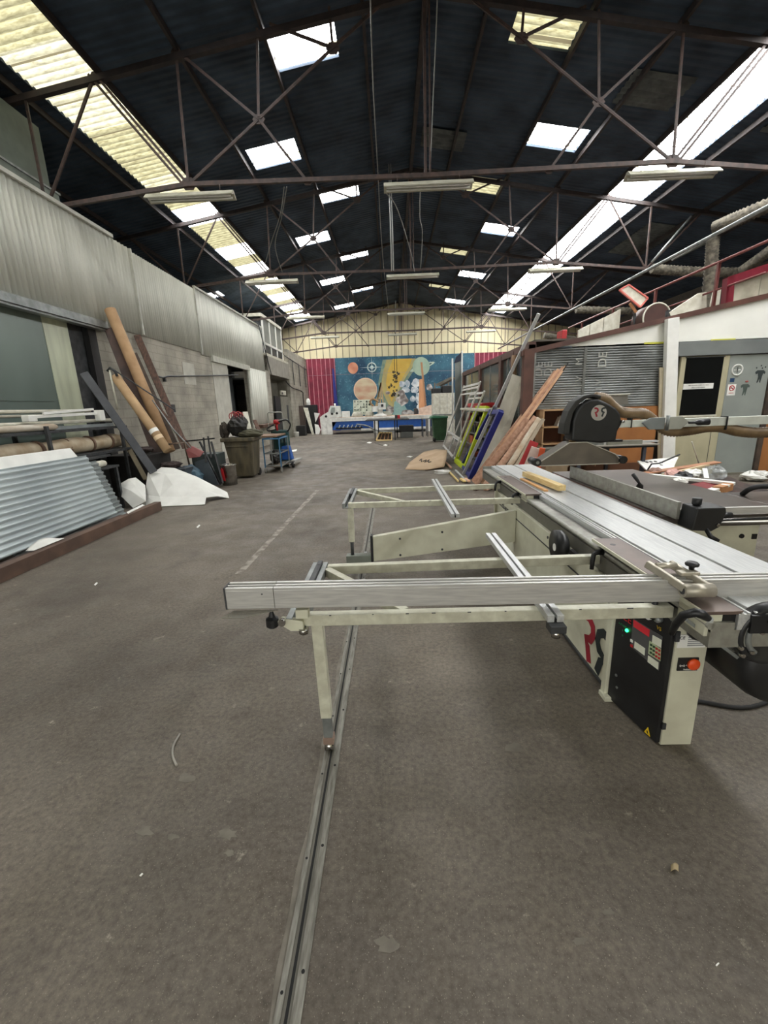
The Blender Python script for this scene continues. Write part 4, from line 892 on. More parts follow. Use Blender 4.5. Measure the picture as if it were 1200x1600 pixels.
for x in (-4.2, -3.72): t.part('wheel', M().cyl((x-.03, y1-.02, .1), (x+.03, y1-.02, .1), .1, n=18), RUBBER)
t.done()
BAG = mat('black refuse sack', (34, 34, 32), .45, 0, (22, 22, 22), scale=7)
thing('refuse_sack', M().ball((-4.02, 11.3, 1.36), .27, 20, jit=.14), BAG, 'round black refuse sack on top of the olive bin', 'bag')
thing('refuse_sack', M().ball((-3.75, 11.35, 1.17), .28, 20, jit=.1, sq=(1.3, 1, .42)), mat('olive cloth', (74, 72, 56), .8, var=.3), 'flattened olive sack lying on the bin beside the round black one', 'bag')
thing('refuse_sack', M().ball((-4.36, 11.2, 1.26), .17, 14, jit=.25, sq=(.7, .8, 1.3)), mat('ragged dark cloth', (62, 56, 48), .9, var=.4), 'ragged dark cloth hanging over the left side of the olive bin', 'cloth')
b = M()
rng = random.Random(5)
for k in range(5):
    c = V((-4.12+k*.05, 11.25, 1.62+.03*(k % 2))); b.tube([c+V((.07*math.cos(a), .02*k-.05, .09*math.sin(a))) for a in [i*.6 for i in range(11)]], .011, 6)
thing('wire_coil', b, mat('pink red wire', (176, 74, 78), .5), 'tangled red wire on top of the round black sack', 'wire')
thing('white_offcut', M().bar((-3.74, 11.3, 1.28), (-3.86, 11.5, 1.72), .13, .03), WHITE2, 'white board offcut sticking out of the bin behind the black sack', 'board')
thing('brown_offcut', M().bar((-3.5, 11.5, 1.1), (-3.7, 11.7, 1.5), .1, .03), BROWNW, 'brown board offcut leaning behind the white offcut', 'board')
# steel cart
t = T('mesh_cart', 'low wheeled steel cart with blue corners beside the olive bin', 'cart')
LB = mat('light blue paint', (60, 112, 150), .5)
x0_, x1_, y0_, y1_ = -3.62, -3.16, 12.0, 13.0
for x in (x0_, x1_):
    for y in (y0_, y1_): t.part('post', M().bar((x, y, .14), (x, y, .98), .03, .03), GREYM if y > 12.5 else LB)
for z, m_ in ((.96, LB), (.55, GREYM), (.2, GREYM)):
    b = M()
    for p, q in (((x0_, y0_), (x1_, y0_)), ((x1_, y0_), (x1_, y1_)), ((x1_, y1_), (x0_, y1_)), ((x0_, y1_), (x0_, y0_))): b.bar((*p, z), (*q, z), .03, .03)
    t.part('rail', b, m_)
t.part('tray', M().box(x0_, x1_, y0_, y1_, .16, .19), mat('rusty tray', (120, 108, 92), .6)); t.part('cart_top', M().box(x0_-.55, x1_-.12, y0_+.1, y1_+.3, 1.0, 1.04), mat('brown cart board', (128, 100, 78), .7))
t.part('mid_post', M().bar((-3.4, y0_, .18), (-3.4, y0_, .96), .02, .02), GREYM)
for x in (x0_, x1_):
    for y in (y0_, y1_):
        w_ = t.part('wheel', M().cyl((x-.015, y, .075), (x+.015, y, .075), .075, n=18), mat('grey tyre', (120, 118, 112), .6)); t.part('wheel_fork', M().box(x-.022, x+.022, y-.02, y+.02, .1, .16), GREYM, w_)
t.done()
thing('dark_sack', M().ball((-3.42, 12.5, .4), .19, 16, jit=.15, sq=(.9, 1.6, 1.0)), BAG, 'black sack inside the wheeled steel cart', 'bag')
# drum with pump
TEAL = mat('dark teal drum paint', (28, 74, 72), .4, 0, (22, 54, 54), scale=4)
t = T('oil_drum', 'dark teal drum with a red hand pump and black hose on top', 'drum')
t.part('drum', M().lathe((-3.5, 13.5, 0), [(.27, 0), (.285, .02), (.285, .35), (.295, .37), (.285, .39), (.285, .72), (.295, .74), (.285, .76), (.285, 1.1), (.29, 1.12), (.26, 1.12), (.26, 1.10), (0, 1.10)], n=26), TEAL)
pu = t.part('pump', M().cyl((-3.58, 13.5, 1.1), (-3.58, 13.5, 1.32), .035, n=12).cyl((-3.66, 13.5, 1.38), (-3.5, 13.5, 1.38), .07, n=16), RED)
t.part('pump_handle', M().tube([(-3.58, 13.45, 1.40), (-3.4, 13.45, 1.44), (-3.2, 13.45, 1.44)], .016, 8), GREYM, pu)
t.part('hose', M().tube(dpath([(-3.5, 13.45, 1.38), (-3.25, 13.4, 1.43), (-3.13, 13.4, 1.3), (-3.2, 13.4, 1.12), (-3.35, 13.4, 1.05)]), .022, 8), RUBBER)
t.part('hose', M().tube(dpath([(-3.65, 13.45, 1.3), (-3.85, 13.4, 1.2), (-3.8, 13.3, 1.12), (-3.55, 13.25, 1.16)]), .022, 8), RUBBER); t.done()
# pallet truck
t = T('pallet_truck', 'blue pallet truck parked behind the steel cart', 'pallet truck')
b = M(); b.prism([(-3.56, 13.0, .24), (-3.06, 13.0, .24), (-3.15, 13.0, .66), (-3.36, 13.0, .66)], (0, .28, 0)); t.part('head', b, BLUE, bevel=.02)
for x in (-3.5, -3.12): t.part('fork', M().bar((x, 13.2, .16), (x, 14.3, .12), .15, .06), mat('scuffed fork', (150, 150, 146), .5))
for x in (-3.42, -3.05): t.part('wheel', M().cyl((x-.03, 13.0, .09), (x+.03, 13.0, .09), .09, n=18), RUBBER)
t.part('axle', M().cyl((-3.5, 13.0, .12), (-3.0, 13.0, .12), .04, n=10), CHROME); t.part('tow_bar', M().tube([(-3.3, 13.2, .6), (-3.3, 13.25, .98)], .022, 8), BLACK); t.done()
thing('trolley_handle', M().tube([(-4.6, 16.2, .02), (-4.6, 16.2, 1.62), (-4.55, 16.2, 1.66), (-4.1, 16.2, 1.66), (-4.05, 16.2, 1.62), (-4.05, 16.2, .02)], .02, 8), mat('faded frame', (150, 150, 142), .5), 'thin pale tubular frame standing before the end of the cladding', 'frame')
thing('brown_duct', M().box(XL+.06, XL+.45, 19.9, 22.4, .95, 1.1), BROWNW, 'brown shelf board at the foot of the last cladding bay', 'shelf', bevel=.01)
thing('loose_paper', M().prism([G(452, 704, .004), G(464, 702, .004), G(463, 705, .004), G(455, 706, .004)], (0, 0, .003)), PAPER, 'scrap of white paper on the floor past the pallet truck', 'paper')
# upper left: duct box, windowed cabin
GRN = mat('greenish boxed ducting', (96, 106, 98), .6, 0, (80, 90, 82), scale=3)
t = T('duct_box', 'grey green boxed duct rising above the left wall', 'duct'); t.part('upper_box', M().prism([(-8.3, 8.2, 6.35), (-6.95, 8.2, 6.35), (-6.95, 10.1, 6.35), (-8.3, 10.1, 6.35)], (0, 0, 1.1)), GRN); t.part('lower_box', M().box(-8.1, -6.9, 8.3, 10.25, 3.8, 6.33), mat('pale boxed ducting', (112, 120, 112), .6)); t.part('lip', M().box(-8.32, -6.88, 8.18, 10.28, 6.32, 6.36), GREYM); t.done()
t = T('cabin', 'white framed upstairs cabin with grey panes at the far left', 'cabin')
cx = XL+.02
t.part('roof', M().box(cx-1.8, cx+.04, 22.7, 26.8, 6.3, 6.45), WHITE2); t.part('floor_slab', M().box(cx-1.8, cx, 22.9, 28, 4.5, 4.62), WHITE2)
t.part('side_wall', M().box(cx-1.8, cx-.05, 22.85, 22.9, 4.6, 6.3), DGREY); t.part('lower_wall', M().box(cx-.1, cx-.0, 23.4, 28.0, 3.6, 4.5), mat('grey render', (160, 156, 146), .8, 0, (144, 140, 130), scale=3))
for i in range(3):
    y = 23.0+i*1.25
    t.part('pane', M().box(cx-.05, cx-.02, y+.06, y+1.19, 5.15, 6.28), mat('dusty pane %d' % i, (128, 132, 126), .35)); t.part('vent', M().box(cx-.05, cx-.02, y+.06, y+1.19, 4.66, 5.0), DGREY)
for y in (22.95, 24.2, 25.45, 26.7): t.part('frame_post', M().box(cx-.06, cx+.02, y-.06, y+.06, 4.6, 6.32), WHITE)
t.part('frame_rail', M().box(cx-.06, cx+.02, 22.9, 26.75, 5.02, 5.13), WHITE); t.done()
b = M()
t = T('handrail', 'thin dark handrail on the ledge beyond the white framed cabin', 'railing')
RL = [(28.0, 4.62), (30.0, 4.62), (32.0, 4.62), (34.0, 4.62)]
t.part('top_rail', M().tube([(XL+.05, 27.0, 4.9), (XL+.05, 33.9, 4.62)], .03, 8), DGREY)
for y in (29.0, 31.0, 33.0): t.part('post', M().tube([(XL+.05, y, 4.8), (XL+.05, y+.1, 3.3)], .025, 8), DGREY)
t.part('cable', M().tube(dpath([(XL+.04, 26.9, 3.4), (XL+.04, 28.5, 3.1), (XL+.04, 31.5, 2.95), (XL+.04, 31.8, 2.5), (XL+.04, 31.8, .1)]), .03, 8), RUBBER); t.done()
thing('hanging_rod', M().tube([W(402, 500, XL+.1), W(424, 585, XL+.1)], .025, 8), DGREY, 'dark slanting rod down the grey wall below the cabin', 'rod')
# doors in the far recess
t = T('glazed_door', 'grey steel door with a narrow glass slot at the far left', 'door')
dl = t.part('leaf', M().box(XL-.12, XL-.06, 25.6, 27.9, 0, 2.5), mat('grey steel leaf', (126, 124, 112), .5)); t.part('pane', M().box(XL-.07, XL-.045, 26.9, 27.3, .9, 2.0), DGREY, dl); t.part('sign', M().box(XL-.14, XL-.05, 25.9, 27.0, 2.6, 2.85), WHITE2)
t.part('sign_mark', M().box(XL-.05, XL-.045, 25.95, 26.25, 2.63, 2.75), BLACK); t.part('handle', M().box(XL-.06, XL-.02, 25.75, 25.8, 1.0, 1.2), CHROME, dl); t.done()
thing('doorway_dark', M().box(XL-.12, XL-.06, 24.3, 25.5, 0, 2.5), MBLACK, 'black panel for the dark inside the open doorway beside the grey steel door', 'door')  # black sheet stands in for the shade inside the opening
# far left corner
thing('black_cube', M().box(-6.3, -5.72, 28.6, 29.2, 0, .66), MBLACK, 'black cube box on the floor before the far left wall', 'box', bevel=.02)
thing('paint_bucket', M().lathe((-6.1, 27.6, 0), [(.15, 0), (.17, .3), (.18, .31), (.16, .32), (0, .3)], n=16), WHITE, 'white paint bucket in front of the black cube', 'bucket')
thing('dark_board', M().bar((-6.2, 30.2, 0), (-6.3, 30.2, 1.95), .5, .06, (0, 1, 0)), mat('dark door leaf', (84, 72, 66), .7), 'narrow dark board standing against the far left wall', 'board')
thing('dark_cabinet', M().box(-6.1, -5.3, 31.0, 31.8, 0, 2.0), MBLACK, 'tall black cabinet in the far left corner', 'cabinet', bevel=.02)
thing('white_board', M().prism([(-5.93, 29.6, 1.83), (-5.62, 29.6, 1.8), (-5.25, 29.2, .02), (-5.4, 29.2, .02)], (0, .05, 0)), WHITE2, 'long pale board leaning on the black cabinet', 'board', bevel=.005)
thing('white_board', M().prism([(-5.45, 30.95, 1.46), (-5.05, 30.95, 1.40), (-5.27, 30.95, 1.0), (-5.4, 30.95, .78)], (0, .045, 0)), WHITE, 'ragged white board piece pinned beside the black cabinet', 'board')
thing('white_board', M().prism([(-5.3, 30.0, .70), (-5.05, 30.0, .62), (-4.9, 29.9, .3), (-5.0, 29.8, .0), (-5.25, 29.8, .0)], (0, .04, 0)), WHITE, 'low white board piece at the foot of the black cabinet', 'board')
thing('cone_bag', M().ball((-6.0, 31.9, 2.15), .2, 14, jit=.1, sq=(.8, .8, 1.6)), PAPER, 'white wrapped bundle on top of the black cabinet', 'bundle')
# ================================================================ mural end
def paint(name, c, c2=None, scale=3, lo=.35, hi=.65, detail=6, stretch=(1, 1, 1)):
    return mat(name, c, .75, 0, c2, scale=scale, lo=lo, hi=hi, detail=detail, stretch=stretch)
def mural_mat():
    m = bpy.data.materials.new('painted starry sky'); m.use_nodes = True; n = m.node_tree.nodes; l = m.node_tree.links; b = n['Principled BSDF']; b.inputs['Roughness'].default_value = .75
    tc = n.new('ShaderNodeTexCoord')
    z = n.new('ShaderNodeTexNoise'); z.inputs['Scale'].default_value = .7; z.inputs['Detail'].default_value = 8; l.new(tc.outputs['Object'], z.inputs['Vector'])
    r = n.new('ShaderNodeValToRGB'); r.color_ramp.elements[0].position = .35; r.color_ramp.elements[1].position = .7
    r.color_ramp.elements[0].color = lin((30, 66, 92)); r.color_ramp.elements[1].color = lin((70, 120, 138)); l.new(z.outputs['Fac'], r.inputs['Fac'])
    s = n.new('ShaderNodeTexNoise'); s.inputs['Scale'].default_value = 9; s.inputs['Detail'].default_value = 2; l.new(tc.outputs['Object'], s.inputs['Vector'])
    r2 = n.new('ShaderNodeValToRGB'); r2.color_ramp.elements[0].position = .62; r2.color_ramp.elements[1].position = .72; l.new(s.outputs['Fac'], r2.inputs['Fac'])
    mx = n.new('ShaderNodeMix'); mx.data_type = 'RGBA'; ia = [q for q in mx.inputs if q.type == 'RGBA']
    sc = n.new('ShaderNodeMath'); sc.operation = 'MULTIPLY'; sc.inputs[1].default_value = .6; l.new(r2.outputs['Color'], sc.inputs[0]); l.new(sc.outputs[0], mx.inputs['Factor'])
    l.new(r.outputs['Color'], ia[0]); ia[1].default_value = lin((128, 170, 186)); l.new([q for q in mx.outputs if q.type == 'RGBA'][0], b.inputs['Base Color'])
    return m
MY = YG-.03
mu = T('wall_mural', 'painted space mural with planets and rocks on the end wall', 'mural')
def mp(x, y, off=0.0): return A(x, y, MY-off)
bkd = M(); bkd.box(-4.13, 6.5, MY, MY+.025, .55, 5.42)
mb_ = mu.part('painted_sky', bkd, mural_mat())
def patch(name, pts, m, off): return mu.part(name, M().prism([mp(x, y, off) for x, y in pts], (0, .004, 0)), m, mb_)
# yellow nebula: overlapping bands from pale edge to strong middle
def blob(cx, cy, rx, ry, n=22, jit=.0, seed=1, rot=0):
    rng = random.Random(seed); out = []
    for i in range(n):
        a = 2*math.pi*i/n; k = 1+rng.uniform(-jit, jit); x, y = rx*k*math.cos(a), ry*k*math.sin(a)
        out.append((cx+x*math.cos(rot)-y*math.sin(rot), cy+x*math.sin(rot)+y*math.cos(rot)))
    return out
patch('painted_nebula', [(598, 562), (656, 560), (650, 574), (642, 586), (634, 598), (628, 612), (622, 630), (618, 650), (608, 652), (602, 638), (594, 620), (591, 598), (595, 578)], paint('nebula green', (106, 134, 124), (140, 156, 132)), .006)
patch('painted_nebula', [(604, 562), (649, 560), (644, 574), (636, 586), (629, 598), (623, 612), (617, 630), (613, 640), (606, 630), (599, 615), (596, 598), (599, 580)], paint('nebula ochre', (190, 176, 112), (172, 160, 112), 1.5), .010)
patch('painted_nebula', [(614, 561), (644, 560), (640, 572), (632, 585), (625, 598), (619, 612), (612, 628), (606, 614), (603, 598), (606, 580)], paint('nebula yellow', (212, 182, 88), (204, 168, 76), 1.5), .014)
patch('painted_comet', [(616, 628), (626, 622), (636, 640), (640, 655), (632, 662), (606, 662), (614, 650)], paint('comet turquoise', (130, 170, 168), (164, 192, 182)), .018)
patch('painted_planet', blob(551.5, 575, 8, 9), paint('mars orange', (204, 128, 100), (222, 164, 132), 1.6), .018)
patch('painted_planet', blob(571, 609, 18.4, 18.8, 32), paint('planet rim', (222, 196, 170), (214, 186, 160)), .016)
patch('painted_planet', blob(571, 609.5, 17.2, 17.5, 32), paint('pink planet', (186, 140, 116), (206, 192, 160), .8, stretch=(1, 1, 2.5)), .020)
patch('painted_ring', blob(660, 573, 20.5, 3.6, 30, rot=-.36), paint('ring', (178, 200, 182), (196, 212, 192)), .016)
patch('painted_ring_gap', blob(660, 573, 15.8, 1.9, 30, rot=-.36), paint('ring gap', (58, 84, 96), (70, 92, 100)), .019)
patch('painted_planet', blob(658, 572.5, 13.4, 14.6, 32), paint('pale green planet', (158, 184, 164), (180, 200, 178), 1.2), .022)
star = paint('star white', (196, 212, 208))
b = M(); c = mp(581, 574, .016); b.tube([c+V((.32*math.cos(a), 0, .32*math.sin(a))) for a in [k*math.pi/12 for k in range(24)]], .05, 6, closed=True); b.ball(c, .14, 10, sq=(1, .1, 1))
b.prism([c+V((0, 0, .85)), c+V((.03, 0, 0)), c+V((0, 0, -.85)), c+V((-.03, 0, 0))], (0, .01, 0)); b.prism([c+V((.95, 0, 0)), c+V((0, 0, .03)), c+V((-.95, 0, 0)), c+V((0, 0, -.03))], (0, .01, 0)); mu.part('painted_star', b, star, mb_)
ROCK = paint('painted rock', (120, 110, 106), (214, 208, 202), 3.2, .4, .62, 8); ROCKB = paint('painted blue rock', (164, 178, 190), (232, 234, 234), 2.6, .4, .6, 8)
for i, (x, y, rx, ry, mm) in enumerate(((628, 600, 5, 5, 1), (637, 600, 4, 6, 1), (650, 598, 7, 6, 1), (634, 609, 6, 5, 1), (648, 609, 7, 6, 1), (627, 614, 6, 5, 0), (629, 625, 10, 9, 0), (645, 623, 4, 5, 1), (671, 605, 5, 5, 0), (637, 646, 11, 5.5, 0), (609, 640, 7, 7, 0), (617, 616, 4, 3.5, 0), (606, 614, 4, 2.5, 0), (654, 622, 5, 10, 1), (655, 636, 4, 6, 1))):
    patch('painted_rock', blob(x, y, rx, ry, 11, .2, i+3), (ROCK, ROCKB)[mm], .020+.001*i)
mu.done()
# things in front of the mural --------------------------------------------------
thing('blue_strip', M().prism([A(519, 576, 33.9), A(521.5, 576, 33.9), A(533, 677, 33.9), A(524.5, 677, 33.9)], (0, -.03, 0)), NAVY, 'tall tapering dark blue strip standing against the magenta cladding', 'strip')
CW = mat('white machine enamel', (222, 222, 216), .4)
t = T('router_table', 'long white and blue flatbed router machine before the mural', 'machine')
t.part('bed', M().box(-4.2, 2.9, 28.9, 31.0, .98, 1.08), CW, bevel=.01); t.part('bed_surface', M().box(-4.1, 2.8, 29.0, 30.9, 1.08, 1.1), mat('worn bed board', (190, 160, 138), .6))
t.part('apron', M().box(-4.2, 2.9, 28.92, 29.0, .84, .98), CW)
b = M(); b.box(-4.0, 2.85, 29.0, 30.9, .28, .84); t.part('side_panel', b, BLUE)
t.part('lower_rail', M().box(-2.0, 2.7, 28.93, 29.02, .2, .33), CW)
for x in (-4.1, -1.0, 2.5): t.part('leg', M().box(x-.16, x+.16, 28.9, 29.2, .0, .98), CW, bevel=.01)
pipes = M()
for k in range(6): pipes.bar((-3.5+k*.28, 28.9, .42), (-3.4+k*.28, 28.9, .62), .05, .05)
t.part('valves', pipes, mat('pale fittings', (170, 176, 168), .5)) if False else None
for k in range(6): t.part('valve', M().bar((-3.5+k*.28, 28.9, .42), (-3.4+k*.28, 28.9, .60), .06, .06), mat('pale fitting %d' % k, (176, 180, 168), .5))
t.part('valve_pipe', M().cyl((-3.7, 28.92, .40), (-1.9, 28.92, .40), .05, n=8), BLACK); t.part('cable', M().tube(dpath([(-2.3, 28.85, .62), (-1.6, 28.85, .5), (-1.0, 28.8, .2), (-.3, 28.8, .05), (.3, 28.8, .03)]), .05, 8), GREYM)
t.done()
t = T('control_cabinet', 'white sloping control console at the left end of the router', 'console')
b = M(); b.prism([(-4.7, 29.0, 0), (-4.15, 29.0, 0), (-3.45, 29.0, 1.12), (-3.3, 29.0, 1.12), (-3.4, 29.0, 1.85), (-4.0, 29.0, 1.88), (-4.15, 29.0, 1.5), (-4.55, 29.0, 1.3), (-4.75, 29.0, 1.15)], (0, .6, 0)); t.part('body', b, CW, bevel=.02)
t.part('screen', M().prism([(-4.02, 28.985, 1.42), (-3.72, 28.985, 1.42), (-3.68, 28.985, 1.76), (-3.92, 28.985, 1.76)], (0, .02, 0)), mat('console screen', (150, 156, 150), .4))
for x, z in ((-3.58, 1.38), (-4.32, 1.2), (-3.9, 1.36)): t.part('knob', M().cyl((x, 28.95, z), (x, 29.0, z), .08, n=12), BLACK)
t.part('lamp', M().cyl((-3.72, 29.3, 1.86), (-3.72, 29.3, 2.02), .06, n=10), WHITE); t.part('side_box', M().box(-3.25, -2.75, 28.96, 29.4, 1.1, 1.5), CW, bevel=.02); t.done()
t = T('stencil_board', 'white board with cut out dark letters standing on the router bed', 'stencil')
st = t.part('board', M().prism([A(552, 625, 30.0), A(581, 624, 30.0), A(581, 648, 30.0), A(552, 648, 30.0)], (0, .05, 0)), mat('stencil white', (208, 214, 196), .6))
INK = mat('stencil dark', (52, 66, 58), .7)
rng = random.Random(11)
for r_ in range(5):
    for c_ in range(6):
        if rng.random() < .2: continue
        x, y = 554.5+c_*4.6, 627.5+r_*4.4; p = A(x, y, 29.97); w_, h_ = rng.uniform(.04, .09), rng.uniform(.04, .08); mm = M()
        k = rng.random()
        if k < .35: mm.box(p.x-w_, p.x+w_, p.y-.01, p.y+.02, p.z-.02, p.z+.03)
        elif k < .7: mm.box(p.x-.03, p.x+.03, p.y-.01, p.y+.02, p.z-h_, p.z+h_)
        else: mm.ball(p, w_*.9, 8, sq=(1, .2, 1))
        t.part('cut_letter', mm, INK, st)
t.done()
# white shapes on the router bed
SHP = mat('pale plaster', (186, 184, 168), .7, 0, (150, 150, 136), scale=3)
for i, (x0_, x1_, yt, lb) in enumerate(((549, 567, 645, 'low pale grey plaster mould at the left of the router bed'), (570, 585, 642, 'second pale plaster mould beside the white camera box'), (596, 612, 645, 'rounded pale plaster mould right of the white camera box'))):
    p0, p1 = A(x0_, 652, 29.5), A(x1_, yt, 29.5); w_ = (p1.x-p0.x)/2
    thing('plaster_mould', M().lathe((p0.x+w_, 29.6, 1.1), [(w_, 0), (w_*.95, .1), (w_*.7, .3), (w_*.45, p1.z-1.1), (0, p1.z-1.08)], n=14), SHP, lb, 'mould')
t = T('camera_stand', 'white boxy machine head with a square black lens on a round base', 'machine')
hx = A(596, 635, 29.3); bx = A(592, 655, 29.3)
t.part('head', M().box(hx.x-.22, hx.x+.28, 29.02, 29.6, hx.z-.2, hx.z+.22), CW, bevel=.02); t.part('lens', M().box(hx.x-.02, hx.x+.14, 28.98, 29.02, hx.z-.03, hx.z+.14), BLACK)
t.part('side_box', M().box(hx.x-.62, hx.x-.24, 29.1, 29.6, hx.z-.34, hx.z+.02), CW, bevel=.02); t.part('neck', M().lathe((hx.x-.1, 29.45, 1.101), [(.5, 0), (.48, .06), (.22, .16), (.16, .3), (.2, hx.z-1.3)], n=18), CW)
t.part('hose', M().tube(dpath([(hx.x-.5, 29.4, hx.z), (hx.x-.75, 29.4, hx.z+.3), (hx.x-.55, 29.4, hx.z+.5), (hx.x-.2, 29.4, hx.z+.3)]), .07, 10), mat('tan hose', (150, 120, 84), .5)); t.done()
t = T('wooden_easel', 'narrow wooden A shaped frame standing behind the white machine head', 'easel')
for a, c in (((586, 640), (595, 598)), ((594, 636), (595, 598)), ((599, 636), (596, 598)), ((589, 636), (594, 602))): t.part('strut', M().bar(A(*a, 29.9), A(*c, 29.9), .09, .06, (0, 1, 0)), mat('easel wood', (176, 152, 112), .6))
t.part('brace', M().bar(A(588, 622, 29.9), A(598, 622, 29.9), .06, .05, (0, 1, 0)), WOOD); t.part('foot', M().bar((A(594, 655, 29.9).x, 29.9, 1.1), A(594, 634, 29.9), .1, .1, (0, 1, 0)), WOOD); t.done()
# hanging star cluster
t = T('star_mobile', 'dark metal star mobile hanging on chains in front of the mural', 'mobile')
top = A(618, 520, 27.6)
for k, x in enumerate((616, 619.5)): t.part('chain', M().tube([A(x, 522, 27.6), A(x+.5, 580, 27.6)], .018, 6), DGREY)
rng = random.Random(4); DST = mat('dark bronze', (66, 60, 46), .5, .4)
for k in range(34):
    y = rng.uniform(580, 620); x = 617+rng.gauss(0, 4.2)+(-5*(y-595)/25 if y > 600 else 0); c = A(x, y, 27.6+rng.uniform(-.3, .3)); r_ = rng.uniform(.07, .13)
    pts = [c+V((r_*(1 if i % 2 == 0 else .42)*math.cos(a0), 0, r_*(1 if i % 2 == 0 else .42)*math.sin(a0))) for i, a0 in enumerate([rng.random()+j*math.pi/5 for j in range(10)] if False else [j*math.pi/5+k for j in range(10)])]
    t.part('star', M().prism(pts, (0, .03, 0)), DST)
t.done()
# black work table with a wooden tray under it
t = T('work_table', 'dark topped steel work table in front of the router', 'table')
t.part('table_top', M().box(-1.3, .95, 22.2, 24.4, 1.02, 1.08), DGREY, bevel=.01)
for x, y in ((-.83, 22.3), (-.7, 24.2), (.35, 24.2), (.2, 22.3)): t.part('leg', M().box(x-.03, x+.03, y-.03, y+.03, 0, 1.02), MBLACK)
t.done()
t = T('wooden_tray', 'slatted wooden tray propped on the floor under the dark work table', 'tray')
tp_ = [A(588, 690, 22.2), A(612, 690, 22.2), A(612, 678, 23.0), A(593, 678, 23.0)]
t.part('base', M().prism(tp_, (0, 0, .04)), mat('tray dark', (60, 48, 38), .7))
for p, q in ((0, 1), (1, 2), (2, 3), (3, 0)): t.part('side', M().bar(tp_[p]+V((0, 0, .06)), tp_[q]+V((0, 0, .06)), .05, .09), WOOD)
for f in (.25, .5, .75): t.part('slat', M().bar(tp_[0].lerp(tp_[1], f)+V((0, 0, .08)), tp_[3].lerp(tp_[2], f)+V((0, 0, .08)), .04, .04), mat('tray slat', (150, 112, 78), .6))
t.done()
for i, (x, lb, cc) in enumerate(((619, 'small black carton on the end of the dark table', BLACK), (623, 'small red and white carton on the end of the dark table', RED))):
    p = A(x, 652, 23.0); thing('carton', M().box(p.x-.07, p.x+.07, 22.9, 23.1, 1.081, 1.26), cc, lb, 'carton')
for i, (x0_, x1_, z0_, lb) in enumerate(((.5, 1.2, 0, 'lower grey plastic crate on the floor right of the dark table'), (.45, 1.25, .34, 'upper black plastic crate stacked right of the dark table'))):
    thing('plastic_crate', M().box(x0_, x1_, 23.6, 24.2, z0_, z0_+.335), (mat('grey crate', (96, 98, 94), .6), MBLACK)[i], lb, 'crate', bevel=.03)
for (x, y, s, lb) in ((577, 692, 4, 'larger paper scrap on the floor left of the dark table'), (602, 696, 4, 'pale scrap on the floor in front of the wooden tray'), (640, 714, 5, 'white scrap on the open floor before the cardboard sheet')):
    thing('floor_scrap', M().prism([G(x-s, y, .004), G(x, y-1.5, .004), G(x+s, y-.5, .004), G(x+1, y+1, .004)], (0, 0, .01)), PAPER, lb, 'scrap')
thing('floor_cable', M().tube(dpath([G(586, 692, .01), G(592, 694, .01), G(600, 696, .01), G(608, 695, .01)]), .012, 6), RUBBER, 'thin dark cable on the floor beside the wooden tray', 'cable')
# pale panels and planks to the right of the router
thing('low_white_board', M().prism([A(625, 650, 31.5), A(648, 650, 31.5), (A(648, 667, 31.5).x, 31.5, 0), (A(630, 667, 31.5).x, 31.5, 0)], (0, .08, 0)), WHITE2, 'low white board standing behind the plastic crates', 'board', bevel=.01)
thing('dark_box', M().prism([A(647, 638, 31.2), A(653, 638, 31.2), A(654, 667, 31.2), A(648, 667, 31.2)], (0, .4, 0)), mat('dark box paint', (64, 60, 58), .6), 'tall dark box between the white panel and the clear sheet', 'box', bevel=.06)
PLK = mat('orange plank', (206, 152, 108), .6, 0, (184, 126, 84), scale=1.5, stretch=(2, 2, .4))
thing('wooden_plank', M().prism([A(655, 593, 31.4), A(660, 592, 31.4), A(665, 650, 31.0), A(654, 650, 31.0)], (0, .05, 0)), PLK, 'shorter wide orange plank leaning on the mural', 'plank')
thing('wooden_plank', M().prism([A(657, 566, 31.7), A(660, 566, 31.7), A(666.5, 634, 31.2), A(663, 634, 31.2), ], (0, .05, 0)), mat('tan plank', (176, 134, 96), .6, 0, (150, 108, 76), scale=1.5, stretch=(2, 2, .4)), 'tallest narrow tan plank leaning over the ringed planet', 'plank')
CLS = mat('pinkish clear film', (206, 184, 166), .3, 0, alpha=.75)
thing('clear_sheet', M().prism([A(654, 638, 30.6), A(676, 632, 30.6), A(680, 668, 30.2), A(655, 668, 30.2)], (0, .02, 0)), CLS, 'pinkish clear film sheet standing at the foot of the orange planks', 'sheet')
t = T('trestle', 'small dark steel trestle behind the green wheelie bin', 'trestle')
t.part('top', M().box(1.75, 2.3, 24.0, 24.9, .95, 1.0), GREYM)
for x in (1.78, 2.05, 2.28):
    for y in (24.05, 24.85): t.part('leg', M().box(x-.025, x+.025, y-.025, y+.025, 0, .95), DGREY)
t.done()
t = T('white_cabinet', 'white panelled cabinet with dark clutter on top, behind the green bin', 'cabinet')
cb_ = t.part('body', M().box(2.4, 3.6, 24.6, 25.4, 0.02, 2.33), WHITE2, bevel=.01)
for x in (2.8, 3.2): t.part('panel_seam', M().box(x-.006, x+.006, 24.594, 24.6, 1.2, 2.3), DGREY, cb_)
t.part('lower_ledge', M().box(2.36, 3.6, 24.56, 24.6, 1.14, 1.19), GREYM, cb_); t.done()
for i, (x0_, x1_, z1_, lb) in enumerate(((2.35, 2.9, 2.62, 'black bundle on the left of the white cabinet top'), (2.92, 3.5, 2.75, 'black box on the right of the white cabinet top'))):
    thing('dark_bundle', M().box(x0_, x1_, 24.7, 25.3, 2.332, z1_), MBLACK, lb, 'bundle', bevel=.06)
RBO = mat('weathered roof board', (126, 118, 104), .7, 0, (92, 84, 74), scale=3)
t = T('lean_to_roof', 'small weathered board roof sloping beside the far doorway frame', 'roof')
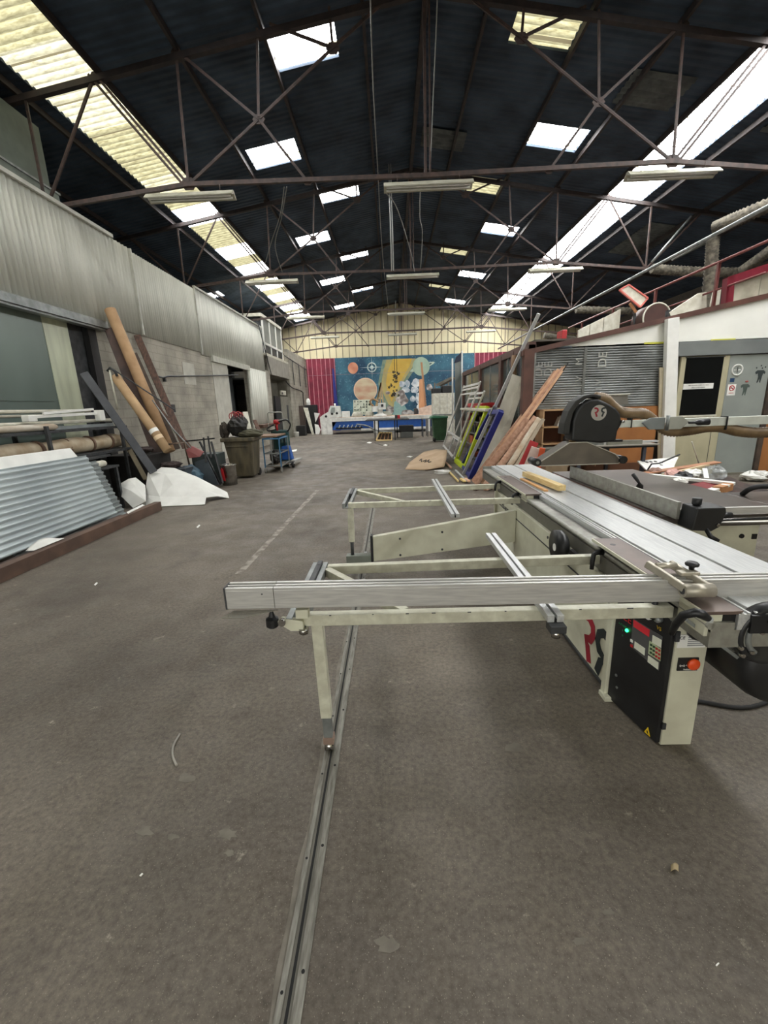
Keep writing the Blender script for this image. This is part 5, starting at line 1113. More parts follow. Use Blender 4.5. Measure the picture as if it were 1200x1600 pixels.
t.part('roof_board', M().prism([A(681, 600, 25.5), A(706, 588, 25.5), A(712, 590, 27.5), A(690, 602, 27.5)], (0, 0, -.07)), RBO); t.part('edge_board', M().prism([A(681, 601, 25.45), A(706, 589, 25.45), A(706, 592, 25.45), A(683, 604, 25.45)], (0, -.05, 0)), RBO)
for x in (2.6, 3.4): t.part('roof_post', M().box(x-.04, x+.04, 25.5, 25.58, 2.34, 2.95), RBO)
t.done()
# green wheelie bin
t = T('wheelie_bin', 'dark green wheelie bin with a green lid at the far right', 'bin')
lo = [(2.06, 20.4), (2.6, 20.4), (2.6, 20.95), (2.06, 20.95)]; hi = [(1.96, 20.3), (2.66, 20.3), (2.66, 21.05), (1.96, 21.05)]
b = M().add([(x, y, .06) for x, y in lo]+[(x, y, 1.1) for x, y in hi], [(3, 2, 1, 0), (4, 5, 6, 7), (0, 1, 5, 4), (1, 2, 6, 5), (2, 3, 7, 6), (3, 0, 4, 7)]); t.part('bin_body', b, GREENB, bevel=.03)
t.part('lid', M().prism([(1.88, 20.22, 1.1), (1.88, 20.22, 1.16), (2.0, 20.22, 1.22), (2.68, 20.22, 1.19), (2.68, 20.22, 1.1)], (0, .9, 0)), mat('green lid', (52, 112, 82), .4), bevel=.02)
for y in (20.45, 20.9): t.part('wheel', M().cyl((2.03, y, .1), (2.11, y, .1), .1, n=16), RUBBER)
t.done()
# tall doorway frame with a grey screen
t = T('frame_screen', 'tall white tubular frame holding a grey film screen and a dark roll', 'screen')
p0, p1 = A(707, 560, 19), A(722, 548, 19)
t.part('frame_post', M().bar((2.72, 19, 0), (p0.x, 19, p0.z), .06, .06, (0, 1, 0)), WHITE); t.part('frame_post', M().bar((3.12, 19, 0), (p1.x, 19, p1.z), .06, .06, (0, 1, 0)), WHITE)
t.part('screen_film', M().prism([(2.83, 19.02, .1), (3.07, 19.02, .1), (3.05, 19.02, 3.55), (2.80, 19.02, 3.45)], (0, .015, 0)), mat('grey film', (134, 138, 134), .3, 0, (104, 110, 108), scale=1.5))
t.part('dark_roll', M().prism([(2.76, 18.98, 3.4), (3.05, 18.98, 3.5), (3.06, 18.98, 3.84), (2.85, 18.98, 3.66)], (0, .1, 0)), NAVY if False else mat('dark blue cloth', (40, 46, 66), .7), bevel=.02); t.done()
# ================================================================ right side
BRN = mat('brown painted timber', (98, 66, 56), .5, 0, (78, 52, 46), scale=3)
GLS = mat('dim workshop glass', (96, 104, 98), .12, 0, (72, 78, 72), scale=.9)
GX = 3.0
t = T('glazed_partition', 'brown timber glazed partition running back from the shutters', 'partition')
ys_ = [9.6, 11.0, 12.3, 14.4, 15.0, 17.8]
for y in (9.62, 10.75, 11.9, 14.6, 17.85): t.part('post', M().box(GX-.06, GX+.1, y-.12, y+.12, 0, 2.9), BRN, bevel=.006)
t.part('top_rail', M().box(GX-.05, GX+.09, 9.5, 17.95, 2.8, 2.95), BRN); t.part('sill_rail', M().box(GX-.04, GX+.08, 9.5, 17.95, .95, 1.05), BRN); t.part('lower_panel', M().box(GX, GX+.04, 9.6, 17.9, 0, .95), mat('brown lower panel', (84, 62, 52), .6))
for i, (a, c) in enumerate(((9.74, 10.63), (10.87, 11.78), (12.02, 14.48), (14.72, 17.73))):
    pn_ = t.part('pane', M().box(GX+.01, GX+.03, a, c, 1.05, 2.8), GLS); t.part('glazing_bar', M().box(GX-.01, GX+.05, (a+c)/2-.02, (a+c)/2+.02, 1.05, 2.8), GREYM, pn_)
    t.part('blind', M().box(GX+.034, GX+.04, a+.1, c-.1, 1.3, 2.1), mat('pale papers %d' % i, (150, 146, 132), .7, 0, (110, 108, 98), scale=3, lo=.45, hi=.55), pn_)
t.done()
thing('hanging_lamp', M().cyl((2.9, 10.4, 2.35), (2.9, 10.4, 2.78), .07, .06, 12), mat('tan wooden float', (150, 118, 88), .6), 'tan cylinder hanging under the brown top rail of the glazed partition', 'lamp')
# front of the enclosed rooms ----------------------------------------------
WY = 9.5
def sl_z(x): return 2.77+(x-2.9)*.1885
b = M(); b.prism([(3.05, WY, 2.82), (9.5, WY, 2.86), (9.5, WY, sl_z(9.5)-.05), (3.05, WY, sl_z(3.05)-.05)], (0, .1, 0)); struct('wall_office_fascia', b, mat('white fascia', (242, 242, 234), .6, 0, (234, 234, 226), scale=1.5))
b = M(); b.prism([(2.8, WY-.06, sl_z(2.8)-.08), (9.5, WY-.06, sl_z(9.5)-.08), (9.5, WY-.06, sl_z(9.5)+.02), (2.8, WY-.06, sl_z(2.8)+.02)], (0, .2, 0)); struct('trim_12', b, BRN)
b = M(); b.box(2.84, 3.05, WY-.08, WY+.1, 0, 2.8); struct('trim_13', b, BRN)
b = M(); b.box(3.05, 10, WY+.02, WY+.1, 0, 2.84); struct('wall_office', b, mat('dark office wall', (70, 66, 60), .8))
b = M(); b.box(3.1, 15, WY+.1, 20, 2.96, 3.0); struct('ceiling.003', b, mat('deck board', (90, 84, 76), .8))
def shutter_mat():
    m = mat('grimy slatted shutter', (146, 150, 149), .5, .1, (104, 107, 105), scale=1.2, detail=5, lo=.4, hi=.6, stretch=(1, 1, 2)); return m
sh = T('roller_shutter', 'wide grimy grey slatted roller shutter above the shelves', 'shutter')
b = M(); N = 24; z0, z1 = 1.60, 2.80
for k in range(N):
    za, zb = z0+(z1-z0)*k/N, z0+(z1-z0)*(k+1)/N
    b.prism([(3.1, WY+.0, za), (3.1, WY-.015, za+.006), (3.1, WY-.022, (za+zb)/2), (3.1, WY-.012, zb-.012), (3.1, WY+.005, zb-.002)], (2.68, 0, 0))
cur = sh.part('curtain', b, shutter_mat(), None)
gaps = M()
sh.part('centre_rail', M().box(4.10, 4.16, WY-.03, WY, 1.6, 2.8), mat('rail grey', (104, 106, 102), .5))
sh.part('side_guide', M().box(3.05, 3.10, WY-.04, WY, 1.6, 2.8), GREYM); sh.part('bottom_bar', M().box(3.1, 5.78, WY-.035, WY, 1.56, 1.6), GREYM)
SPRAY = mat('faded white lettering', (176, 176, 168), .7)
def vtext(tx, x, y0_, size, m):
    p = A(x, y0_, WY-.03); text(sh, cur, tx, size, p, (0, 0, 1), (-1, 0, 0), m, cur, 'lettering', .001)
FADE = mat('very faded lettering', (160, 161, 156), .7)
vtext('DE', 942, 562, .26, SPRAY); vtext('V', 936, 597, .2, FADE); vtext('I', 936, 607, .2, FADE); vtext('V', 905, 592, .2, FADE); vtext('I', 905, 602, .2, FADE); vtext('DE', 842, 577, .24, FADE); vtext('DE', 857, 577, .24, FADE); vtext('M', 905, 565, .2, SPRAY)
sh.done()
for i, (x0_, x1_, cc) in enumerate(((3.16, 3.5, 0), (5.33, 5.75, 0), (6.7, 7.2, 0))):
    thing('yellow_tape', M().box(x0_, x1_, WY-.012, WY-.002, 2.80+.012*i, 2.835+.012*i), mat('yellow tape %d' % i, (206, 204, 76), .5), ('faded yellow tape above the left end of the shutter', 'yellow tape strip just left of the white post', 'yellow tape strip above the dark door pane')[i], 'tape')
thing('blue_tape', M().box(3.52, 3.85, WY-.012, WY-.002, 2.805, 2.83), mat('blue tape', (110, 124, 140), .5), 'faded blue tape above the shutter beside the yellow tape', 'tape')
# white leaning post and panels
thing('white_post', M().prism([A(1044, 498, 9.3), A(1062, 495, 9.3), (6.20, 9.3, 0), (5.93, 9.3, 0)], (0, .12, 0)), WHITE, 'tall white post in front of the fascia between shutter and door', 'post', bevel=.006)
thing('tall_board', M().prism([A(1031, 574, 9.38), A(1040, 574, 9.38), A(1036, 720, 9.38), A(1028, 720, 9.38)], (0, .03, 0)), mat('cream board edge', (186, 176, 150), .6), 'narrow cream board standing just left of the white post', 'board')
# header, doors
GDR = mat('grey green door paint', (150, 156, 150), .5, 0, (140, 146, 141), scale=2)
b = M(); b.box(6.03, 9.5, WY-.06, WY, 2.58, 2.78); b.box(6.03, 9.5, WY-.09, WY, 2.545, 2.58); b.box(6.03, 9.5, WY-.05, WY, 2.78, 2.83); struct('trim_14', b, mat('grey shutter box', (124, 128, 126), .45, 0, (112, 116, 115), scale=2))
t = T('glazed_door', 'cream framed door with a black window and a white notice', 'door')
CRM = mat('greyish cream door', (188, 182, 152), .5, 0, (172, 166, 138), scale=2)
dd = t.part('leaf', M().box(6.12, 7.12, WY-.05, WY+.01, 0.02, 2.53), CRM, bevel=.004)
t.part('pane', M().box(6.22, 6.99, WY-.055, WY-.045, 1.33, 2.50), mat('black glass', (18, 20, 20), .08), dd); t.part('frame_bead', M().box(6.2, 7.01, WY-.062, WY-.05, 1.29, 1.33), WHITE2, dd); t.part('top_bead', M().box(6.2, 7.01, WY-.062, WY-.05, 2.5, 2.52), DGREY, dd)
t.part('frame_seam', M().box(6.95, 6.96, WY-.054, WY-.048, .1, 1.29), DGREY, dd)
p0, p1 = A(1068, 600, WY-.06), A(1114, 607, WY-.06)
t.part('notice', M().box(p0.x, p1.x, WY-.062, WY-.055, p1.z, p0.z), PAPER, dd)
text(t, dd, 'MERCI DE FERMER LA PORTE DE LA SALLE', .03, ((p0.x+p1.x)/2, WY-.063, p0.z-.035), (1, 0, 0), (0, 0, 1), BLACK, dd, sx=.75); text(t, dd, 'APRES VOTRE PASSAGE', .03, ((p0.x+p1.x)/2, WY-.063, p1.z+.03), (1, 0, 0), (0, 0, 1), BLACK, dd, sx=.9)
t.done()
t = T('grey_door', 'grey painted door with black figures, a white emblem and a sign', 'door')
gd = t.part('leaf', M().box(7.13, 7.98, WY-.04, WY+.01, 0.02, 2.53), GDR, bevel=.004)
t.part('threshold', M().box(7.1, 8.0, WY-.06, WY, 0, .05), mat('worn sill', (120, 116, 102), .7), gd)
def dpt(x, y): p = A(x, y, WY-.042); return p.x, p.z
WP = mat('white stencil paint', (220, 222, 216), .6)
ex, ez = dpt(1152, 578); ring = M()
ring.tube([(ex+.105*math.cos(a), WY-.043, ez+.105*math.sin(a)) for a in [k*math.pi/14 for k in range(28)]], .016, 6, closed=True)
for a0 in (0, 90): a = math.radians(a0); ring.bar((ex-.07*math.cos(a), WY-.043, ez-.07*math.sin(a)), (ex+.07*math.cos(a), WY-.043, ez+.07*math.sin(a)), .018, .006, (0, 1, 0))
ring.bar((ex, WY-.043, ez-.1), (ex, WY-.043, ez+.1), .022, .006, (0, 1, 0)); t.part('white_emblem', ring, WP, gd)
sx_, sz_ = dpt(1144, 594); t.part('blue_sticker', M().box(sx_-.045, sx_+.045, WY-.044, WY-.04, sz_-.04, sz_+.04), mat('blue sticker', (30, 62, 98), .5), gd)
sx_, sz_ = dpt(1143, 608); sg = t.part('no_smoking_sign', M().box(sx_-.085, sx_+.085, WY-.045, WY-.04, sz_-.13, sz_+.1), PAPER, gd)
rg = M(); rg.tube([(sx_+.05*math.cos(a), WY-.046, sz_+.02+.05*math.sin(a)) for a in [k*math.pi/10 for k in range(20)]], .009, 6, closed=True); rg.bar((sx_-.035, WY-.046, sz_+.055), (sx_+.035, WY-.046, sz_-.015), .014, .004, (0, 1, 0)); t.part('red_ring', rg, RED, gd)
t.part('cigarette', M().box(sx_-.04, sx_+.03, WY-.047, WY-.045, sz_+.014, sz_+.026), BLACK, gd); t.part('sign_text', M().box(sx_-.05, sx_+.05, WY-.047, WY-.045, sz_-.085, sz_-.075), RED, gd)
INKD = mat('dark stencil ink', (52, 60, 60), .6); INKG = mat('grey green ink', (78, 90, 84), .6)
def figure(cx_, cz_, s, m):
    """stencilled figure: wide shoulders, no head, tapering legs"""
    P_ = [(-.9, .55), (-.55, .8), (.55, .8), (.95, .5), (.8, .2), (.55, .38), (.45, -.05), (.30, -.9), (.36, -1.0), (.12, -1.0), (.05, -.35), (-.12, -.9), (-.3, -1.05), (-.38, -.95), (-.25, -.2), (-.4, .35), (-.75, .2)]
    return t.part('stencil_figure', M().prism([(cx_+x*s, WY-.041, cz_+z*s*1.2) for x, z in P_], (0, -.003, 0)), m, gd)
fx, fz = dpt(1187, 587); figure(fx, fz, .115, INKD)
for dx, dz in ((-.09, .16), (0, .2), (.09, .17), (.03, .15)): t.part('stencil_star', M().ball((fx+dx, WY-.043, fz+dz), .016, 8, sq=(1, .2, 1)), INKD, gd)
fx, fz = dpt(1163.5, 608); figure(fx, fz, .105, INKG); t.part('red_mark', M().ball((fx+.02, WY-.043, fz+.155), .03, 8, sq=(1.3, .15, .7)), mat('faded red ink', (170, 90, 84), .6), gd)
t.done()
b = M(); b.box(7.98, 8.08, WY-.09, WY+.05, 0, 2.55); struct('trim_15', b, mat('dark brown jamb', (88, 74, 62), .7, 0, (58, 48, 42), scale=6))
OCH = mat('orange brown panel', (176, 118, 66), .6, 0, (152, 98, 54), scale=2, stretch=(1, 1, .5))
b = M(); b.box(8.08, 9.5, WY-.03, WY, 0, 2.5); struct('wall_office_panel', b, OCH)
b = M(); b.box(4.35, 5.76, WY-.06, WY-.02, .35, 1.55); thing('plywood_board', b, OCH, 'large orange brown panel below the right end of the shutter', 'panel')
b = M(); b.box(3.1, 5.8, WY-.14, WY-.02, 0, .35); thing('plinth_board', b, mat('dark brown plinth', (96, 62, 40), .6), 'dark brown plinth along the floor below the orange panel', 'board')
# pigeon hole shelf
SHW = mat('brown shelf board', (146, 98, 62), .6, 0, (120, 78, 48), scale=3)
t = T('pigeonhole_shelf', 'brown open shelf unit with four holes below the shutter', 'shelf')
x0_, x1_, yb, yf = 3.15, 4.32, WY-.03, WY-.5
t.part('back', M().box(x0_, x1_, yb-.02, yb, .36, 1.56), mat('shelf back', (84, 50, 32), .7))
for z in (.4, .85, 1.2, 1.545): t.part('shelf', M().box(x0_, x1_, yf, yb-.02, z-.012, z+.012), mat('shelf edge', (186, 148, 108), .6) if z != .4 else SHW)
for x in (x0_, 3.72, x1_-.024): t.part('upright', M().box(x, x+.024, yf, yb-.02, .36, 1.545), mat('upright edge', (196, 160, 120), .6))
t.done()
rng = random.Random(21)
for i in range(4):
    x = 3.50+i*.042
    thing('folder', M().bar((x, WY-.3, 1.214), (x+.07, WY-.3, 1.40+.02*(i % 2)), .02, .2, (0, 1, 0)), (PAPER, WHITE2, DGREY, PAPER)[i], ('leftmost pale folder leaning in the upper left hole', 'second pale folder leaning in the upper left hole', 'dark folder leaning in the upper left hole', 'rightmost white folder leaning in the upper left hole')[i], 'folder', 'folders in the upper left hole')
for i in range(3):
    x = 3.82+i*.12
    thing('timber_scrap', M().bar((x, WY-.3, 1.214), (x+.07*(1-i), WY-.3, 1.38-.03*i), .05, .1, (0, 1, 0)), SHW, ('leftmost brown scrap in the upper right hole', 'middle brown scrap in the upper right hole', 'rightmost brown scrap in the upper right hole')[i], 'wood scrap')
thing('white_carton', M().box(3.78, 3.95, WY-.42, WY-.2, 1.213, 1.27), PAPER, 'small white carton lying in the upper right hole', 'carton')
t = T('grey_tray', 'pale moulded tray with sloping ends on top of the shelf', 'tray')
t.part('tray_body', M().prism([(3.85, 9.05, 1.56), (4.9, 9.05, 1.62), (4.86, 9.05, 1.80), (4.1, 9.05, 1.80), (3.98, 9.05, 1.66)], (0, .3, 0)), mat('tray grey', (120, 116, 106), .6)); t.part('tray_rim', M().tube([(3.85, 9.04, 1.58), (3.98, 9.04, 1.66), (4.08, 9.04, 1.81), (4.9, 9.04, 1.81)], .018, 8), mat('tray rim', (176, 174, 160), .5)); t.done()
# table with rails on it
t = T('work_table', 'dark steel legged table with pale top behind the saw guard', 'table')
tt_ = t.part('table_top', M().box(3.5, 5.05, 8.1, 8.95, .86, .885), mat('pale table top', (150, 146, 136), .5), bevel=.004); t.part('apron', M().box(3.55, 5.0, 8.14, 8.9, .82, .86), MBLACK, tt_)
for x, y in ((4.82, 8.2), (4.45, 8.85), (3.6, 8.2), (3.6, 8.85)): t.part('leg', M().box(x-.03, x+.03, y-.03, y+.03, 0, .83), mat('blue grey leg', (64, 68, 78), .5))
t.done()
thing('metal_rail', M().box(3.45, 4.05, 8.2, 8.3, .887, .96), GREYM, 'pale metal rail on the left of the table behind the saw guard', 'rail', bevel=.004)
thing('metal_rail', M().box(4.1, 4.75, 8.15, 8.22, .887, .965), mat('olive rail', (132, 132, 120), .5), 'olive grey metal rail on the right of the table behind the saw guard', 'rail', bevel=.004)
thing('metal_rail', M().box(4.0, 5.2, 8.4, 8.5, .887, .92), ALU, 'thin bright rail lying along the back of the table', 'rail')
thing('dark_toolbox', M().box(3.5, 4.0, 8.5, 8.8, .887, 1.03), MBLACK, 'black flat case on the left of the table behind the saw guard', 'case', bevel=.02)
# shelving behind the leaning frames
sr = T('metal_shelving', 'grey steel shelving full of dark boxes behind the leaning frames', 'shelving')
SX0, SX1 = 2.56, 2.9
for z in (.08, .45, .82, 1.18, 1.5): sr.part('shelf', M().box(SX0, SX1, 10.6, 14.8, z-.015, z+.015), GREYM)
for y in (10.62, 11.7, 13.3, 14.78):
    for x in (SX0+.015, SX1-.015): sr.part('upright', M().box(x-.015, x+.015, y-.02, y+.02, 0, 1.55), GREYM)
sr.done()
rng = random.Random(8); cols = [MBLACK, DGREY, mat('orange box', (176, 84, 40), .6), mat('dull yellow box', (160, 150, 50), .6), mat('brown box', (116, 88, 66), .7), GREYM, mat('red box', (140, 40, 38), .6)]
cn = ['black', 'dark grey', 'orange', 'dull yellow', 'brown', 'grey', 'dark red']
k = 0
row = ['lowest', 'second', 'third', 'top inner']
used = {}
for j, z in enumerate((.095, .465, .835, 1.195)):
    y = 10.7
    while y < 14.5:
        w_ = rng.uniform(.3, .6); h_ = rng.uniform(.14, .27); ci = rng.choice([0, 0, 1, 1, 2, 3, 4, 5, 6])
        key = (j, ci); used[key] = used.get(key, 0)+1
        od = ['nearest', 'second', 'third', 'fourth', 'fifth', 'sixth', 'seventh', 'eighth'][used[key]-1]
        if not any(abs(y+w_/2-q) < w_/2+.04 for q in (11.7, 13.3)):
            thing('storage_box', M().box(SX0+.04, SX1-.05, y, y+w_-.05, z+.001, z+h_), cols[ci], '%s %s box on the %s shelf of the grey shelving' % (od, cn[ci], row[j]), 'box', 'boxes on the grey shelving', bevel=.012)
        else: used[key] -= 1
        y += w_+.02
thing('white_board', M().box(2.3, 2.9, 10.6, 14.4, 1.53, 1.60), WHITE2, 'long white board lying along the top of the grey shelving', 'board', bevel=.02)
thing('red_box', M().box(2.5, 2.88, 12.0, 14.2, 1.605, 1.74), RED, 'flat red case on the white board over the grey shelving', 'case', bevel=.04)
# frames leaning on the shelving -------------------------------------------------
def lframe(name, label, bl, br, tl, tr_, w, th, m, X1=2.5, mid=(), cat='frame', group=None, wts=None):
    t = T(name, label, cat, group)
    a, b_ = G(*bl), G(*br); c, d = W(*tl, X1), W(*tr_, X1)
    n = (b_-a).cross(c-a).normalized()
    wl, wr, wt, wb = wts or (w, w, w, w)
    t.part('side_rail', M().bar(a, c, wl, th, n), m, bevel=.004); t.part('side_rail', M().bar(b_, d, wr, th, n), m, bevel=.004)
    if wt: t.part('top_rail', M().bar(c.lerp(a, .02), d.lerp(b_, .02), wt, th, n), m, bevel=.004)
    if wb: t.part('bottom_rail', M().bar(a.lerp(c, .03), b_.lerp(d, .03), wb, th, n), m, bevel=.004)
    for f in mid: t.part('cross_rail', M().bar(a.lerp(c, f), b_.lerp(d, f), w*.8, th*.8, n), m)
    return t.done()
WM = mat('white metal frame', (226, 226, 222), .45, 0, (206, 204, 200), scale=9)
lframe('ladder_frame', 'tallest white metal ladder frame leaning on the shelving, farthest back', (692, 698), (707, 718), (725, 603), (751, 596), .065, .04, WM, 2.5, (.3, .88, .94))
lframe('ladder_frame', 'second white metal ladder frame, just behind the lime green frame', (700, 707), (712, 722), (736, 614), (757, 611), .055, .04, WM, 2.45, (.3, .92))
lframe('lime_frame', 'lime green rectangular frame leaning on the shelving', (712, 722), (726, 734), (746, 637), (762, 637), .14, .10, LIME, 2.42)
lframe('navy_frame', 'navy blue rectangular frame leaning right of the lime green frame', (722, 729), (735, 747), (768, 643), (783, 642), .13, .12, NAVY, 2.40, wts=(.10, .18, .1, .1))
t = T('aluminium_pole', 'long bare aluminium pole leaning past the navy frame up to the roof', 'pole')
a, c = G(724, 741), A(842, 490, 9.32)
t.part('pole', M().bar(a, c, .065, .05, (0, 1, 0)), ALU); t.part('pole_joint', M().bar(a.lerp(c, .42), a.lerp(c, .48), .09, .08, (0, 1, 0)), GREYM); t.done()
def lboard(name, label, pb, ptop, w, th, m, Yt, cat='board', group=None, up=None):
    a = G(*pb); c = A(*ptop, Yt); d = (c-a).normalized(); view = ((a+c)/2-EYE).normalized(); wd = d.cross(view).normalized(); n = wd.cross(d)
    return thing(name, M().bar(a+V((0, 0, th*.5)), c, w, th, n), m, label, cat, group, .004)
CB = mat('pale cream board', (242, 238, 222), .6, 0, (228, 222, 202), scale=4)
lboard('cream_board', 'wide pale cream board leaning over the shelving beside the navy frame', (752, 744), (812, 588), .34, .03, CB, 9.95)
lboard('cream_board', 'narrower pale cream board just right of the wide one', (768, 745), (818, 592), .12, .03, mat('cream board edge b', (232, 226, 206), .6), 9.85)
PK2 = mat('salmon sawn timber', (208, 166, 140), .65, 0, (180, 134, 108), scale=5, stretch=(3, 3, 3)); PK3 = mat('pale sawn timber', (226, 186, 152), .65, 0, (206, 158, 122), scale=5)
g_ = 'salmon timber strips leaning beside the saw'
tl_ = ['leftmost long salmon strip leaning up toward the shutter', 'second long salmon strip with a pale edge', 'third long salmon strip, longest of the bundle', 'long pale strip at the right edge of the bundle']
for i, (pb, pt, w_, m_) in enumerate((((738, 753), (868, 580), .07, PINK), ((742, 755), (873, 577), .07, PK3), ((747, 756), (880, 574), .07, PK2), ((752, 757), (884, 572), .05, PK3))):
    lboard('timber_strip', tl_[i], pb, pt, w_, .04, m_, 9.42-.05*i, 'timber', g_)
lboard('timber_plank', 'wide salmon plank leaning below the long strips', (742, 757), (826, 655), .15, .04, PK2, 9.0, 'timber')
lboard('timber_plank', 'second wide salmon plank, nearest to the saw slide', (757, 763), (838, 652), .14, .04, PINK, 8.85, 'timber')
lboard('white_edged_plank', 'pale plank with a white worn face leaning right of the salmon planks', (772, 768), (843, 654), .12, .06, mat('worn white plank', (214, 206, 186), .6, 0, (176, 150, 120), scale=4), 8.75, 'timber')
lboard('grey_edged_plank', 'greyish plank edge beside the white faced plank', (783, 770), (849, 655), .07, .06, mat('greyish plank', (160, 146, 124), .6), 8.7, 'timber')
lboard('dark_strip', 'short bright metal tip of a rod among the long salmon strips', (772, 745), (888, 567), .025, .03, DGREY, 9.2, 'rod')
# red boards and boxes behind the slide
rp_ = [('red_board', (795, 775), (835, 690), .16, RED, 'dark red panel leaning right of the timber', 7.9), ('pinkish_board', (810, 775), (840, 700), .22, mat('pinkish white panel', (214, 196, 184), .6), 'pinkish white panel leaning between the red ones', 7.8), ('orange_board', (830, 775), (848, 700), .1, mat('orange red panel', (220, 96, 56), .5), 'orange red panel edge leaning behind the guard roller', 7.7), ('red_board', (822, 780), (836, 715), .08, mat('bright red panel', (200, 40, 44), .5), 'bright red short panel behind the black guard roller', 7.5)]
for nm, pb, pt, w_, m_, lb, yt in rp_: lboard(nm, lb, pb, pt, w_, .03, m_, yt, 'board')
thing('grey_box', M().box(3.0, 3.4, 8.45, 8.85, 0, .82), mat('dark greenish box', (92, 90, 80), .6), 'greenish grey box between the red panels and the table', 'box', bevel=.01)
thing('brown_carton', M().box(2.75, 3.15, 7.6, 8.0, 0, .62), mat('dull carton', (150, 130, 104), .8), 'dull brown carton on the floor behind the red panels', 'carton', bevel=.008)
# timber scraps on the floor at the feet of the leaning frames
PINE = mat('yellow pine scrap', (226, 200, 134), .6)
for i, (p, q, w_, m_, lb) in enumerate((((716, 762), (742, 763), .07, PINE, 'yellow pine batten lying before the leaning navy frame'), ((742, 765), (758, 758), .09, BROWNW, 'dark brown block end lying beside the yellow batten'), ((758, 765), (772, 760), .08, PINK, 'pinkish block lying at the far end of the slide'),
        ((703, 738), (716, 752), .03, PINE, 'thin yellow strip on the floor left of the navy frame'), ((712, 735), (728, 752), .05, ALU, 'thin aluminium channel on the floor under the lime green frame'), ((720, 748), (726, 752), .06, PINE, 'short yellow block at the foot of the navy frame'), ((727, 748), (733, 752), .06, PK3, 'short pale block at the foot of the cream board'), ((696, 722), (705, 731), .04, PK2, 'salmon strip end beside the cardboard sheet'))):
    thing('timber_scrap', M().bar(G(*p, .02+.006*i), G(*q, .02+.006*i), w_, .04), m_, lb, 'wood scrap', bevel=.003)
CSM = mat('cardboard sheet', (192, 166, 136), .8, 0, (176, 150, 118), scale=2)
rows = [[G(633, 733, .01), G(665, 734, .03), G(694, 729, .06)], [G(640, 722, .05), G(667, 720, .12), G(697, 718, .22)], [G(662, 706, .1), G(680, 702, .22), G(699, 703, .35)]]
def cfn(u, v):
    def l3(r): return r[0].lerp(r[1], u*2) if u < .5 else r[1].lerp(r[2], u*2-1)
    a, b_, c = (l3([V(p) for p in r]) for r in rows); return a.lerp(b_, v*2) if v < .5 else b_.lerp(c, v*2-1)
t = T('cardboard_sheet', 'large brown cardboard sheet with a scrawl lying on the floor', 'cardboard')
cs_ = t.part('sheet', M().grid(cfn, 12, 10, (0, 0, -.012)), CSM)
sq = [(655, 720), (659, 718), (658, 722), (662, 721), (666, 719), (664, 723), (668, 721), (671, 719), (670, 723), (674, 722)]
def on_sheet(x, y):
    best = min(((cfn(i/40, j/40)) for i in range(41) for j in range(41)), key=lambda p: ((ray(x, y).normalized()).cross(p-EYE)).length); return best+V((0, 0, .012))
t.part('scrawl', M().tube([on_sheet(*p) for p in sq], .012, 5), BLACK, cs_); t.done()
thing('plastic_scrap', M().ball(G(690, 737, .05), .15, 9, jit=.4, sq=(1.6, .8, .35)), PAPER, 'crumpled white plastic on the floor at the corner of the cardboard', 'plastic')
# scrap heap between the saw and the doors -------------------------------------
def scrap(label, p, q, zp, zq, w_, h_, m_, cat='strip', name='offcut'):
    return thing(name, M().bar(G(*p, zp), G(*q, zq), w_, h_), m_, label, cat, bevel=.003)
thing('scrap_base', M().grid(lambda u, v: V((4.3+1.9*u, 5.9+1.7*v, .05+.38*math.sin(u*3.14)*math.sin(v*3.14)+.05*math.sin(u*19)*math.cos(v*17))), 20, 18, (0, 0, -.05)), mat('dark rubbish', (74, 58, 52), .9, 0, (50, 44, 42), scale=7), 'low heap of dark dusty rubbish on the floor behind the saw table', 'rubbish', stuff=True)
scrap('long brown plank lying slanting across the rubbish heap', (990, 742), (1122, 722), .45, .62, .16, .02, mat('salmon brown plank', (168, 120, 90), .6))
scrap('pale batten lying beside the long brown plank', (1035, 742), (1118, 724), .50, .60, .05, .03, mat('pale batten', (206, 186, 150), .6), 'batten')
scrap('long white plastic strip across the front of the rubbish heap', (1012, 742), (1148, 756), .52, .50, .10, .04, WHITE)
scrap('white strip pointing down right at the front of the heap', (1075, 763), (1125, 768), .46, .44, .1, .03, WHITE)
scrap('short white strip at the right end of the heap', (1106, 768), (1135, 758), .46, .50, .1, .03, WHITE)
scrap('orange brown block at the right end of the heap', (1120, 766), (1138, 760), .46, .46, .12, .1, mat('orange block', (176, 124, 80), .6), 'block')
thing('red_tray', M().prism([G(1062, 760, .5), G(1100, 752, .5), G(1130, 758, .46), G(1095, 768, .46)], (0, 0, -.04)), mat('dark red plastic', (120, 30, 36), .4), 'dark red plastic tray on the rubbish heap', 'tray')
thing('white_rod', M().tube([G(1092, 725, .55), A(1081, 690, 7.4)], .012, 6), WHITE2, 'thin white rod sticking up from the rubbish heap', 'rod')
thing('white_strut', M().bar(G(1104, 748, .5), G(1101, 733, .6), .06, .03), WHITE, 'short upright white strut on the rubbish heap', 'strip')
t = T('perforated_board', 'white board with round black holes behind the rubbish heap', 'board')
q = [A(996, 720, 8.2), A(1035, 716, 8.4), A(1060, 714, 8.4), A(1052, 732, 7.9), A(1010, 734, 7.8)]
pb_ = t.part('board', M().prism(q, (0, .01, -.02)), PAPER)
nq = (q[1]-q[0]).cross(q[4]-q[0]).normalized()
for i, (x, y) in enumerate(((1010.5, 722.5), (1017, 722), (1024, 721.5), (1033, 723), (1033, 727))):
    d = ray(x, y); p = EYE+d*((q[0]-EYE).dot(nq)/d.dot(nq)); nn = nq if nq.dot(d) < 0 else -nq; t.part('hole', M().cyl(p, p+nn*.008, .03, n=12), BLACK, pb_)
t.done()
